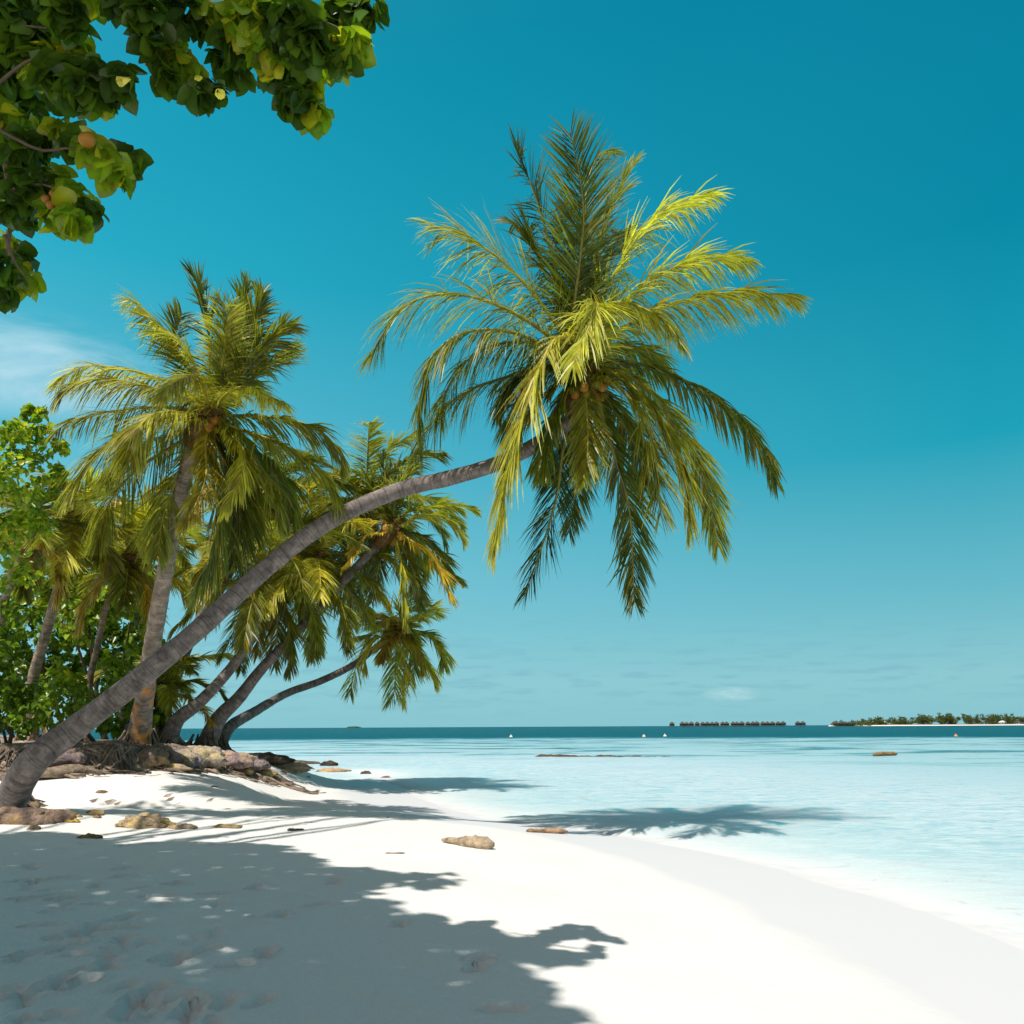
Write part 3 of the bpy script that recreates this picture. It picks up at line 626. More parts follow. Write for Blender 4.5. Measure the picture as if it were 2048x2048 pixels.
# --- palms farther back
def c5(x, y): return 200+x*.15525, 420+y*.15525
D4 = 23.0; HUB4 = P(*c5(1240, 700), D4)
F4 = [
 tr(c5, D4, HUB4, [(1330, 600), (1500, 555), (1660, 550), (1800, 590)], .2, age=.9),
 tr(c5, D4, HUB4, [(1350, 650), (1500, 610), (1640, 680), (1710, 810)], -.4, age=.9),
 tr(c5, D4, HUB4, [(1380, 730), (1520, 820), (1600, 960), (1700, 1060)], .6, age=.3),
 tr(c5, D4, HUB4, [(1350, 770), (1480, 860), (1560, 1000), (1635, 1190)], -1.3, age=2.0, ll=.75),
 tr(c5, D4, HUB4, [(1300, 780), (1420, 900), (1540, 950), (1620, 1090)], 1.0, age=.5),
 tr(c5, D4, HUB4, [(1270, 800), (1300, 950), (1310, 1150), (1330, 1350)], -.8, age=1.1, ll=.7),
 tr(c5, D4, HUB4, [(1290, 800), (1370, 960), (1410, 1100), (1430, 1230)], .8, age=.4),
 tr(c5, D4, HUB4, [(1190, 800), (1150, 950), (1130, 1050), (1100, 1200)], .3, age=.5),
 tr(c5, D4, HUB4, [(1160, 720), (1050, 760), (1000, 850), (900, 1000)], -1.2, age=1.9, ll=.35),
 tr(c5, D4, HUB4, [(1140, 650), (1020, 680), (960, 820)], -.5, age=1.7, ll=.4),
 tr(c5, D4, HUB4, [(1150, 600), (1000, 520), (850, 560), (720, 700)], .8, age=.4),
 tr(c5, D4, HUB4, [(1200, 500), (1190, 350), (1170, 200)], .6, age=.5),
 tr(c5, D4, HUB4, [(1260, 500), (1320, 380), (1400, 300)], .3, age=.7),
 tr(c5, D4, HUB4, [(1150, 520), (1080, 400), (1000, 330), (930, 350)], .2, age=.5),
 tr(c5, D4, HUB4, [(1100, 750), (950, 850), (880, 1000), (800, 1200)], .9, age=.6),
 tr(c5, D4, HUB4, [(1150, 800), (1050, 950), (1000, 1150), (980, 1300)], 1.2, age=.4),
]
b4 = hitg(203, 21.5)
mid4 = [P(*c5(110, 1940), 21.8), P(*c5(250, 1790), 22), P(*c5(400, 1600), 22.2), P(*c5(600, 1390), 22.5), P(*c5(780, 1190), 22.6), P(*c5(950, 1010), 22.8), P(*c5(1100, 850), 22.9)]
palm('leaning coconut palm under the big trunk, with one bright yellow frond over the water', b4, HUB4, mid4,
     [.24, .20, .155, .14, .13, .125, .12, .11], F4, flare=1.5, nuts=8, ll=.62, npair=44, width=.045, nutr=.12, heart=.2)
D3 = 22.0; HUB3 = P(*c5(440, 950), D3)
F3 = gen_fronds(HUB3, 20, 3.3, -35, 75, .4, 5, (.25, 1.0))+[
 tr(c5, D3, HUB3, [(330, 860), (200, 900), (100, 1010), (0, 1200)], -1.4, age=1.3),
 tr(c5, D3, HUB3, [(380, 1020), (300, 1180), (200, 1400), (110, 1560)], -.5, age=.5),
 tr(c5, D3, HUB3, [(420, 1050), (340, 1250), (280, 1450), (260, 1650)], .2, age=.3),
 tr(c5, D3, HUB3, [(470, 1050), (500, 1250), (490, 1450), (480, 1620)], .4, age=.3),
 tr(c5, D3, HUB3, [(500, 1040), (560, 1250), (580, 1450), (565, 1670)], -.3, age=.25),
 tr(c5, D3, HUB3, [(400, 1040), (340, 1200), (290, 1350), (230, 1500)], -1.2, age=1.9, ll=.4),
 tr(c5, D3, HUB3, [(560, 1000), (680, 1150), (740, 1350), (740, 1570)], .2, age=.3),
 tr(c5, D3, HUB3, [(600, 980), (800, 1080), (920, 1250), (960, 1550)], .6, age=.35),
]
b3 = hitg(166, 20.5)
mid3 = [P(176, 722, 20.6), P(200, 702, 20.8), P(231, 668, 21.2), P(250, 638, 21.5), P(262, 600, 21.8)]
palm('coconut palm with pale yellow-topped trunk standing between the upright palm and the forked pair', b3, HUB3, mid3,
     [.20, .16, .14, .13, .125, .12], F3, flare=1.6, nuts=8, ll=.65, npair=44, width=.045, nutr=.12)
D5 = 27.0; HUB5 = P(*c5(1290, 1350), D5)
F5 = [
 tr(c5, D5, HUB5, [(1230, 1280), (1180, 1300), (1150, 1330)], -.9, age=1.3, ll=.5),
 tr(c5, D5, HUB5, [(1240, 1400), (1150, 1400), (1080, 1480), (1060, 1620)], -.6, age=1.2),
 tr(c5, D5, HUB5, [(1220, 1380), (1080, 1430), (1000, 1600), (960, 1810)], .2, age=.4),
 tr(c5, D5, HUB5, [(1270, 1430), (1260, 1600), (1250, 1750), (1220, 1840)], .4, age=.3),
 tr(c5, D5, HUB5, [(1310, 1450), (1320, 1600), (1310, 1730), (1300, 1840)], -.8, age=1.2),
 tr(c5, D5, HUB5, [(1340, 1420), (1420, 1500), (1480, 1600), (1530, 1710)], -.5, age=1.0),
 tr(c5, D5, HUB5, [(1370, 1380), (1470, 1380), (1550, 1470), (1575, 1610)], .2, age=.35),
 tr(c5, D5, HUB5, [(1400, 1280), (1470, 1230), (1530, 1240)], .4, age=.4),
 tr(c5, D5, HUB5, [(1240, 1250), (1200, 1180), (1150, 1120)], .2, age=1.2),
 tr(c5, D5, HUB5, [(1300, 1250), (1330, 1150), (1350, 1080)], .4, age=.5),
 tr(c5, D5, HUB5, [(1200, 1300), (1100, 1250), (1020, 1250)], .3, age=1.7),
 tr(c5, D5, HUB5, [(1180, 1330), (1070, 1290), (980, 1330)], .7, age=.5),
 tr(c5, D5, HUB5, [(1330, 1400), (1380, 1530), (1360, 1700)], .7, age=.3),
]
b5 = hitg(217, 22.6)
mid5 = [P(228, 729, 23.0), P(*c5(350, 1880), 24.2), P(*c5(560, 1760), 25.8), P(*c5(780, 1680), 26.2), P(*c5(1000, 1570), 26.6), P(*c5(1150, 1450), 26.9)]
palm('small low coconut palm stretching its thin curved trunk out over the water', b5, HUB5, mid5,
     [.17, .15, .13, .12, .11, .10], [(p_, dict(k_, age=k_['age']+.3)) for p_, k_ in F5]+gen_fronds(HUB5, 9, 1.9, -30, 70, .3, 77, (.7, 1.4), ll=.6), flare=1.4, nuts=5, ll=.8, npair=34, width=.05, nutr=.1, heart=.16)
# grove palms behind
def gpalm(label, px, D, tops, radii, L, seed, hubpx, age, n=22, az0=0, matl=M_TRUNK, dd=0, ll=.75, lo=-40, hi=80, npair=40, nuts=6):
    base = hitg(px, D); hub = P(hubpx[0], hubpx[1], D+dd)
    mids = [P(x, y, D+dd*(i+1)/(len(tops)+1)) for i, (x, y) in enumerate(tops)]
    palm(label, base, hub, mids, radii, gen_fronds(hub, n, L, lo, hi, az0, seed, age), matl, 1.4, nuts, ll, .05, npair, .12, .2)
gpalm('coconut palm half hidden behind the big leaning trunk, its top fronds rising above the trunk', 203, 23.5, [(217, 721), (239, 699), (262, 669), (293, 637), (335, 592)], [.12, .10, .09], 3.4, 21, (366, 500), (.3, 1.0), n=22, dd=1)
gpalm('coconut palm hanging dark fronds behind the trunk of the upright palm', 150, 24, [(190, 640), (225, 580)], [.2, .16, .14], 3.6, 22, (262, 505), (.2, .8), n=22, dd=0)
gpalm('coconut palm at left whose thin pale trunk rises from prop roots in the bushes', 33, 19.5, [(31, 690), (44, 640), (58, 590), (70, 548)], [.13, .13, .12, .11, .10], 2.1, 23, (78, 520), (.5, 1.3), n=13, matl=M_TRUNKP, ll=.65)
gpalm('coconut palm in the bushes with a short crooked pale trunk and dark drooping fronds', 86, 21, [(90, 680), (98, 645), (106, 607), (116, 588)], [.09, .085, .08, .075, .07], 2.2, 24, (128, 560), (.3, 1.2), n=14, matl=M_TRUNKP, ll=.65)
gpalm('coconut palm at the left edge with a pale slanting trunk in front of bright leaves', -8, 18, [(-4, 640), (6, 595), (18, 560)], [.12, .10, .09, .08], 2.0, 25, (30, 528), (.3, 1.1), n=9, matl=M_TRUNKP, ll=.6)
gpalm('young coconut palm growing low behind the upright trunk, its leaves touching the water line', 160, 22.5, [(163, 715)], [.12, .10], 2.4, 26, (160, 690), (.3, 1.3), n=14, ll=.5, lo=0, nuts=0)
gpalm('brown-fringed coconut palm deep in the grove between the crooked trunk and the upright palm', 125, 26, [(130, 660), (138, 600)], [.2, .16, .14], 3.3, 27, (135, 535), (.5, 1.8), n=20, ll=.75)
gpalm('coconut palm whose ragged crown shows behind the middle of the big leaning trunk', 166, 23, [(176, 722), (200, 702), (231, 668), (254, 630), (285, 595)], [.12, .10, .09], 3.2, 28, (315, 560), (.4, 1.3), n=20, ll=.7)

# ------------------------------------------------------------------ leaf clouds
def leaves(g, cen, axis_, nrm, size, col, heart=True, fold=.25):
    if heart == 2: fold = .14
    n = len(cen); a = axis_/np.linalg.norm(axis_, axis=1)[:, None]
    nn = nrm-a*np.sum(nrm*a, 1)[:, None]; nn /= np.linalg.norm(nn, axis=1)[:, None]+1e-9
    bb = np.cross(a, nn); s = size[:, None]
    if heart == 2:
        sd_ = [(-.10, .20), (.02, .42), (.26, .52), (.55, .44), (.80, .25)]
        prof = [(0, 0), (.5, 0), (1.0, 0)]+sd_+[(u, -v) for u, v in sd_]
        T_ = [(0, 3, 4), (0, 4, 5), (0, 5, 1), (1, 5, 6), (1, 6, 7), (1, 7, 2)]
        F4_ = []; F3_ = T_+[(a_, (c_+5 if c_ > 2 else c_), (b_+5 if b_ > 2 else b_)) for a_, b_, c_ in T_]
    elif heart:
        prof = [(0, 0), (.45, 0), (1.0, 0), (-.06, .36), (.22, .50), (.6, .36), (-.06, -.36), (.22, -.50), (.6, -.36)]
        F4_ = [(0, 3, 4, 1), (1, 7, 6, 0)]; F3_ = [(1, 4, 5), (1, 5, 2), (1, 8, 7), (1, 2, 8)]
    else:
        prof = [(0, 0), (1.0, 0), (.45, .30), (.45, -.30)]; F4_ = []; F3_ = [(0, 1, 2), (0, 3, 1)]
    curl = rng.uniform(-.1, .3, n)[:, None]
    V = np.stack([cen+a*s*u+bb*s*v+nn*s*(abs(v)*fold*2*rng.uniform(.3, 1.4, n)[:, None]-curl*u*u) for u, v in prof], 1).reshape(-1, 3)
    k = len(prof); o = np.arange(n)[:, None]*k; cc = np.repeat(col, k, 0)
    if heart == 2: cc = cc*np.tile(np.array([1.5, 1.35, 1.0]+[.92]*10), n)[:, None]
    n0 = g.n; g.add(V, np.concatenate([o+np.array([f]) for f in F3_]), cc)
    for f in F4_:
        g.F.setdefault(4, []).append(o+np.array([f])+n0); g.M.setdefault(4, []).append(np.zeros(n, int))
def rdir(n):
    v = rng.normal(0, 1, (n, 3)); return v/np.linalg.norm(v, axis=1)[:, None]
def cluster(g, c, r, n, size, cols, heart=True, down=.6, shell=.55, flat_=1.0):
    c = np.asarray(c, float); d = rdir(n); rr = r*(shell+(1-shell)*rng.random(n))[:, None]*np.array([1, 1, flat_])
    cen = c+d*rr; ax = rdir(n)*.7+d*.6+np.array([0, 0, -down]); nr = d+np.array([0, 0, .7])+rdir(n)*.6
    w_ = rng.random(n)[:, None]; k = rng.integers(0, len(cols), n); col = np.array(cols)[k]*(.75+.5*w_)
    leaves(g, cen, ax, nr, size*rng.uniform(.7, 1.2, n), col, heart)
LC = [(.08, .14, .012), (.11, .18, .012), (.19, .22, .016), (.06, .11, .014)]
LY = [(.28, .38, .025), (.42, .44, .03), (.20, .32, .02), (.15, .26, .02)]

# --- overhanging tree, whose trunk stands out of the picture behind left
tz = hz(-7.5, .5)
tree = thing('overhanging_tree', 'broad-leaved beach tree reaching in from top left with heart-shaped leaves and yellow flowers', 'tree', (-7.5, .5, tz))
T0 = np.array([-7.5, .5, tz])
fg = [(10, 20, 30), (15, 60, 30), (30, 40, 25), (45, 62, 22), (60, 75, 20), (78, 50, 16), (85, 70, 14), (80, 88, 16), (105, 82, 20), (122, 78, 12), (95, 96, 12), (60, 95, 9), (38, 12, 22), (70, 22, 14), (10, 2, 25),
 (5, 100, 25), (15, 125, 25), (25, 100, 18), (20, 150, 18), (45, 138, 13), (62, 128, 11), (75, 142, 10), (100, 152, 12), (115, 162, 15), (130, 157, 9), (112, 174, 10), (88, 143, 7),
 (5, 170, 25), (30, 187, 20), (48, 172, 14), (65, 187, 14), (80, 197, 14), (88, 207, 12), (55, 215, 13), (72, 217, 13), (25, 218, 7), (5, 205, 16),
 (5, 242, 11), (8, 265, 16), (22, 278, 12), (4, 292, 10), (28, 258, 5),
 (60, 2, 18), (90, 0, 12), (125, 2, 14), (150, 12, 18), (165, 35, 20), (150, 42, 11), (175, 58, 18), (165, 76, 10), (190, 76, 15), (200, 92, 10), (214, 88, 7),
 (185, 12, 24), (215, 15, 20), (235, 38, 18), (228, 60, 13), (240, 76, 11), (250, 18, 26), (270, 45, 24), (285, 70, 22), (290, 95, 13), (305, 80, 18), (300, 100, 12), (315, 110, 8), (290, 20, 26), (310, 40, 26), (325, 55, 20), (337, 60, 12), (340, 25, 24), (350, 45, 15), (360, 10, 15), (374, 4, 7), (356, 30, 9), (345, 62, 7)]
g = G(); br = G()
for (x, y, r) in fg:
    D = 4.4+random.uniform(-.35, .35)+(.5 if x < 60 else 0); c = P(x, y, D); rw = r*D/FPX
    cols = [(.06, .12, .012), (.08, .14, .012), (.045, .095, .014)] if random.random() < .58 else [(.24, .32, .02), (.36, .36, .02), (.15, .26, .015)]
    cluster(g, c, rw*.86, int(6+r*r*.115), .108, cols, 2, .8, .35)
# crown above the frame: throws the shade on the sand
shp = [(-500, 860), (-100, 862), (0, 857), (47, 844), (87, 848), (123, 857), (181, 850), (282, 850), (326, 868), (474, 873), (427, 886), (344, 893), (391, 906), (452, 916), (500, 927), (576, 954), (507, 956), (536, 974), (565, 1000), (612, 1018), (650, 1050), (660, 1500), (-500, 1500)]
SP = np.array([flat(x, min(y, 1400), .45)[:2] for x, y in shp])
def inpoly(x, y, Q):
    ins = False; n = len(Q)
    for i in range(n):
        a, b_ = Q[i], Q[(i+1) % n]
        if (a[1] > y) != (b_[1] > y) and x < (b_[0]-a[0])*(y-a[1])/(b_[1]-a[1])+a[0]: ins = not ins
    return ins
def edged(x, y, Q):
    d = 1e9
    for i in range(len(Q)):
        a, b_ = Q[i], Q[(i+1) % len(Q)]; ab = b_-a; t_ = max(0, min(1, np.dot(np.array([x, y])-a, ab)/(ab@ab+1e-9)))
        d = min(d, np.linalg.norm(np.array([x, y])-a-ab*t_))
    return d
cnt = 0; lim = []
for _ in range(9000):
    x = random.uniform(-9, 2.2); y = random.uniform(2.2, 10.5)
    if not inpoly(x, y, SP): continue
    e = edged(x, y, SP); r = min(.5, max(.10, e*.9))
    for tries in range(30):
        h = random.uniform(7.2, 10.5) if tries < 20 else random.uniform(10.5, 12.5)
        c = np.array([x-KX*h, y-KY*h, .45+h]); q = proj(c)
        if q is None or q[1] < -40-r*FPX/max(q[2], .5) or q[0] < -60-r*FPX/max(q[2], .5): break
    else: continue
    if random.random() > (.55 if r > .4 else 1.0): continue
    cluster(g, c, r, int(5+r*42), .17, LC, True, .5, .2); cnt += 1
    if cnt % 45 == 0: lim.append(c)
    if cnt > 1150: break
# clumps that shade the main trunk
for i in range(170):
    s = random.random()*.74; k = min(int(s*7), 6); q = np.array(mid1[k])*(1-(s*7-k))+np.array(mid1[k+1])*(s*7-k); h = random.uniform(9, 15)
    c = q+np.array([-KX*h+random.gauss(0, .3), -KY*h+random.gauss(0, .3), h]); pj = proj(c)
    if pj[1] > -35: continue
    cluster(g, c, .38, 20, .17, LC, True, .5, .2)
    if i % 12 == 0: lim.append(c)
g.build('crown', M_LEAF, tree).data.transform(Matrix.Translation(tuple(-T0)))
# trunk, limbs and twigs
bt = G(); tpts = catmull([T0+(0, 0, -.3), T0+(.15, .1, 1.8), T0+(.1, .4, 3.6), T0+(.6, .8, 5.2), T0+(1.0, 1.2, 7.0)], 20)-T0
bt.tube(tpts, np.linspace(.34, .17, 20)*np.where(np.arange(20) < 2, 1.4, 1), 14, jit=.1); bt.build('trunk', M_BARK, tree)
for c in lim:
    st = tpts[random.choice((12, 14, 16, 19))]+T0; m_ = (st+c)/2+np.array([random.gauss(0, .3), random.gauss(0, .3), .5])
    pj = [proj(st*(1-u)**2+2*m_*u*(1-u)+c*u*u) for u in np.linspace(0, 1, 9)]
    if any(p_ is not None and 0 < p_[0] < 1024 and p_[1] > 0 and p_[2] > 0 for p_ in pj): continue
    br.tube(catmull([st-T0, m_-T0, c-T0], 9), np.linspace(.09, .02, 9), 6)
lim1 = P(-70, -60, 4.9); lim2 = P(160, -60, 4.5)
st = tpts[14]+T0
br.tube(catmull([st-T0, (st+lim1)/2+(0, 0, .5)-T0, lim1-T0, P(-10, 90, 4.8)-T0, P(10, 200, 4.8)-T0, P(6, 262, 4.8)-T0], 24), np.linspace(.05, .008, 24), 7)
br.tube(catmull([lim1-T0, P(60, -50, 4.7)-T0, lim2-T0, P(250, 5, 4.4)-T0, P(320, 22, 4.3)-T0, P(352, 35, 4.3)-T0], 24), np.linspace(.035, .006, 24), 7)
for pth in (((-10, 90), (30, 60), (70, 55), (110, 82)), ((0, 130), (40, 150), (70, 148), (98, 155), (115, 162)), ((10, 190), (45, 185), (85, 205)), ((160, -60), (165, 20), (180, 60), (205, 88)), ((160, -60), (200, 15), (232, 45), (240, 80)), ((250, 5), (275, 50), (292, 95), (308, 110)), ((-40, 10), (20, 25), (78, 30)), ((5, 235), (15, 262), (28, 280))):
    q = catmull([P(x, y, 4.55)-T0 for x, y in pth], 12); br.tube(q, np.linspace(.012, .003, 12), 5)
br.build('branch', M_BARK, tree)
def flower(px, py, D, rot, s=.075):
    g = G(); c = P(px, py, D)-T0; ax = np.array([.5*rot, -.5, -.75]); ax /= np.linalg.norm(ax); u = np.cross(ax, [0, 0, 1.]); u /= np.linalg.norm(u); v = np.cross(ax, u)
    for k in range(5):
        a = k*2*math.pi/5; V = []
        for j, (l, wd) in enumerate(((0, .3), (.6, .6), (1.1, .72), (1.5, .5))):
            for sg in (-1, 1):
                th = a+sg*wd; rr = s*(.15+.30*l); V.append(c+ax*s*l+(u*math.cos(th)+v*math.sin(th))*rr)
        g.add(V, [(0, 1, 3, 2), (2, 3, 5, 4), (4, 5, 7, 6)], (.85, .74, .22))
    g.build('flower', M_LEAF, tree)
flower(130, 79, 4.15, -1, .045); flower(217, 91, 4.1, 1, .045); flower(202, 77, 4.3, -.6, .03)
def fruit(px, py, D, r, col):
    g = G(); c = P(px, py, D)-T0; zz = np.linspace(-1, 1, 10); g.tube(c+np.stack([0*zz, 0*zz, zz*r*.9], 1), r*np.sqrt(np.clip(1-zz**2, .01, 1)), 12, col=col); g.build('fruit', M_NUT, tree)
fruit(87, 140, 3.95, .040, (1.0, .85, .4))
for x, y in ((46, 199), (57, 199), (51, 205), (54, 194)): fruit(x, y, 4.2, .024, (.85, .65, .5))

# --- leafy trees and undergrowth at left
def bushtree(name, label, cat, px, D, clumps, leaf, cols, group='beach trees and bushes on the bank', dens=1.0, stems=3, trunkr=.09):
    base = hitg(px, D); root = thing(name, label, cat, tuple(base), group); g = G(); cs = []
    for (x, y, r, dd_) in clumps:
        c = P(x, y, D+dd_); rw = r*(D+dd_)/FPX; cs.append(c)
        ns = max(4, int(7*(r/25)**1.2))
        for _ in range(ns):
            d = rdir(1)[0]; cc = c+d*rw*random.uniform(.35, .95)
            rs = rw*random.uniform(.30, .5); cluster(g, cc, rs, int(dens*8*(rs/leaf)**2)+8, leaf, cols, True, .3, .6, .8)
    if g.n: g.build('foliage' if cat == 'bush' else 'crown', M_LEAF, root).data.transform(Matrix.Translation(tuple(-base)))
    gt = G()
    for i in range(stems):
        tgt = cs[(i*max(1, len(cs)//stems)) % len(cs)]-base; a = rng.normal(0, .2, 3); a[2] = -.1
        tgt = tgt+np.array([0, .5, 0]); gt.tube(catmull([a+(0, .3, 0), a*.5+tgt*.45+rng.normal(0, .15, 3), tgt], 12), np.linspace(trunkr*.55, trunkr*.15, 12), 7, jit=.15)
    gt.build('trunk' if cat == 'tree' else 'stem', M_BARK, root); return root
bushtree('broadleaf_tree', 'tall bright green leafy tree rising above the bushes at the left edge', 'tree', -60, 15,
 [(-30, 470, 40, 0), (5, 440, 28, 0), (35, 450, 26, .4), (15, 480, 32, -.2), (40, 425, 12, .3), (52, 470, 13, .5), (50, 500, 16, .3), (20, 515, 28, 0), (0, 540, 30, .4), (38, 530, 18, .6), (-30, 470, 40, 0), (-30, 520, 40, 0), (8, 575, 22, .8), (28, 412, 7, .3), (40, 410, 5, .3), (62, 447, 7, .5), (-40, 420, 30, 0)], .125, LY, dens=.8, trunkr=.2, stems=1)
bushtree('broadleaf_tree', 'dense green tree between the thin pale trunk and the crooked one', 'tree', 95, 23.5,
 [(75, 560, 24, 0), (110, 565, 22, 0), (135, 575, 20, .5), (90, 595, 26, -.3), (60, 600, 24, 0), (125, 610, 22, .6), (150, 600, 14, .8), (145, 575, 12, .3), (40, 590, 22, .2), (105, 545, 14, 0), (40, 560, 20, 0), (60, 585, 24, .5), (120, 590, 24, 0), (85, 620, 26, 0), (150, 620, 16, .5)], .17, LY, dens=1.3, trunkr=.12)
bushtree('broadleaf_tree', 'dark shaded tree filling the grove behind the crooked pale trunk', 'tree', 60, 26,
 [(20, 610, 30, 0), (60, 630, 30, 0), (100, 640, 30, 0), (135, 645, 26, 0), (0, 650, 30, 0), (40, 660, 30, 0), (80, 670, 30, 0), (120, 675, 28, 0), (150, 640, 18, 0), (30, 575, 20, 0)], .2, [LC[0], LC[1], LY[2], LY[3]], dens=1.3, trunkr=.15)
bushtree('leafy_bush', 'dark green bush at the far left edge under the slanting trunk', 'bush', 5, 17.5,
 [(0, 640, 24, 0), (15, 620, 20, .5), (0, 670, 26, 0), (22, 690, 22, 0), (5, 705, 22, -.3), (40, 712, 16, -.3), (-20, 690, 30, 0), (-15, 725, 22, 0), (25, 722, 13, -.5)], .14, [LC[0], LC[1], LY[2], LY[3]], dens=.8)
bushtree('leafy_bush', 'sunlit green bush between the two pale trunks beside the big leaning trunk', 'bush', 70, 19.3,
 [(60, 690, 20, 0), (85, 680, 18, .2), (70, 710, 18, -.3), (95, 705, 16, 0), (50, 720, 14, -.4), (75, 728, 10, -.4), (100, 725, 10, 0), (65, 665, 14, .5)], .14, LY, dens=.8)
bushtree('leafy_bush', 'green bush just left of the upright palm trunk, seen above the big trunk', 'bush', 115, 20.3,
 [(110, 670, 18, 0), (125, 660, 16, .3), (135, 680, 16, .2), (120, 695, 18, 0), (105, 700, 14, -.2), (140, 700, 14, .3), (130, 718, 14, 0), (112, 726, 10, 0), (95, 715, 12, 0), (145, 725, 9, .2)], .17, [LC[1], LY[0], LY[3], LY[2]], dens=.9)
bushtree('leafy_bush', 'small low bush between the upright palm base and the next leaning trunk', 'bush', 158, 22.3,
 [(155, 712, 9, 0), (160, 722, 9, 0), (150, 726, 7, 0), (165, 730, 5, 0), (154, 700, 6, 0)], .14, LC, dens=.9)
bushtree('broadleaf_tree', 'shaded tree at the back left beyond the bushes, dark under its leaves', 'tree', 20, 30,
 [(-20, 600, 40, 0), (20, 690, 34, 0), (70, 700, 34, 0), (120, 705, 28, 0), (-10, 715, 30, 0), (150, 700, 16, 0), (95, 620, 30, 0), (150, 660, 14, 0)], .24, LC, dens=.9, trunkr=.15)

# prop roots of the thin palm
pb = hitg(33, 19.5)
g = G()
for i in range(9):
    a = i*.7+random.uniform(-.2, .2); r = random.uniform(.3, .75); q = pb+np.array([math.cos(a)*r, math.sin(a)*r, 0])
    g.tube(catmull([pb+(0, 0, random.uniform(.7, 1.1)), pb+(math.cos(a)*r*.5, math.sin(a)*r*.5, .75), q+(0, 0, -.12)], 10)-pb, np.linspace(.05, .03, 10), 6, col=(1.6, 1.5, 1.4), jit=.2)
o = g.build('prop_roots', M_ROOT); o.location = tuple(pb); tag(o, 'pale prop roots like a tripod under the thin palm trunk', 'roots')

# ------------------------------------------------------------------ eroded bank: root mass, boulders
def lump(name, label, cat, px, py, L, Wd, H, seed, matl=M_ROCK, col=(1, 1, 1), rz=0, group=None, sink=.25, rough=.6, pos=None, low=.0):
    r_ = np.random.default_rng(seed); q = hit(px, py) if pos is None else np.asarray(pos, float)
    nu, nv = 28, 16; V = []
    ph = r_.uniform(0, 6.28, 8)
    for j in range(nv+1):
        v = j/nv*math.pi
        for i in range(nu):
            u = i/nu*2*math.pi; x, y, z = math.sin(v)*math.cos(u), math.sin(v)*math.sin(u), math.cos(v)
            tp = 1-.28*max(z, -.2)
            k = 1+rough*(.35*math.sin(2.3*u+ph[0])*math.sin(v)+.3*math.sin(3*x*2+ph[1])*math.cos(2*y*2+ph[2])+.22*math.sin(7*x+ph[3])*math.sin(6*y+5*z+ph[4])+.14*math.sin(13*x+ph[5])*math.sin(12*z+11*y+ph[6]))
            sgn = lambda a, e: math.copysign(abs(a)**e, a)
            V.append((sgn(x, .95)*L*.5*k*tp, sgn(y, .95)*Wd*.5*k*tp, (sgn(z, .8)*.5*k+.5-sink)*H))
    F = [(j*nu+i, (j+1)*nu+i, (j+1)*nu+(i+1) % nu, j*nu+(i+1) % nu) for j in range(nv) for i in range(nu)]
    g = G(); g.add(V, F, col); o = g.build(name, matl); o.location = (q[0], q[1], q[2]); o.rotation_euler = (0, 0, rz); tag(o, label, cat, group); return o
# root mat along the bank front under the palms
rb = hitg(110, 16.4); g = G()
def bankpt(x): return np.array([x, np.interp(x, BX, BY)])
for i in range(230):
    x = random.uniform(-10.6, -6.6) if i < 190 else random.uniform(-7.2, -5.2); bp_ = bankpt(x); y = bp_[1]+random.uniform(-.15, .55)
    L = random.uniform(.5, 2.2); a = random.gauss(.35, .5); pts_ = []
    for k in range(7):
        s = k/6; xx = x+math.cos(a)*L*(s-.5); yy = y+math.sin(a)*L*(s-.5)*.6+random.gauss(0, .03); pts_.append((xx, yy, hz(xx, yy)+random.uniform(-.02, .07)))
    rr = random.choice((.012, .018, .025, .04, .06)); c_ = random.uniform(.55, 1.5)
    g.tube(catmull(pts_, 14)-rb, np.linspace(rr, rr*.5, 14), 6, col=(c_, c_, c_), jit=.35)
for i in range(90):    # rootlets hanging down the cut face
    x = random.uniform(-10.4, -6.4); bp_ = bankpt(x); y = bp_[1]+.42; z = hz(x, y+.15); c_ = random.uniform(.4, 1.3)
    zl = hz(x, bp_[1]-.15)
    g.tube(np.array([(x, y, z+.03), (x+random.gauss(0, .05), y-.25, z-.05), (x+random.gauss(0, .1), y-.42, (z+zl)/2), (x+random.gauss(0, .15), y-.55, zl-.03)])-rb, [.02, .016, .013, .008], 5, col=(c_, c_, c_), jit=.3)
o = g.build('root_mat', M_ROOT); o.location = tuple(rb); tag(o, 'tangle of exposed brown palm roots along the washed-out bank under the palms', 'roots')
def log(name, label, cat, a, b_, r0, r1, col=(1, 1, 1), bend=.1, k=10, group=None, zoff=0, knots=2):
    a = np.asarray(a, float); b_ = np.asarray(b_, float); m_ = (a+b_)/2; g = G(); n = 18; s = np.linspace(0, 1, n)
    p = a+(b_-a)*s[:, None]; d = (b_-a)/np.linalg.norm(b_-a); sd = np.cross(d, [0, 0, 1.]); p += sd*(np.sin(s*math.pi)*bend+r0*.35*np.sin(s*7+bend*40))[:, None]; p[:, 2] += zoff
    rad = (r0+(r1-r0)*s)*(1+.12*np.sin(s*9+r0*50)); rad = rad*(1+.25*(rng.random(n)-.5)); rad[0] *= .35; rad[1] *= .8; rad[-1] *= .3; rad[-2] *= .75
    g.tube(p-m_, rad, k, col=col, jit=.3)
    for i in range(knots):
        q = p[int(n*(.3+.4*i/max(1, knots))) % n]-m_; dv = sd*random.choice((-1, 1))*.6+np.array([0, 0, .5])+d*.4
        g.tube([q, q+dv*r0*1.8], [r0*.45, r0*.18], 6, col=col, jit=.2)
    o = g.build(name, M_WOOD); o.location = tuple(m_); o.scale = (1, 1, .72); tag(o, label, cat, group); return o
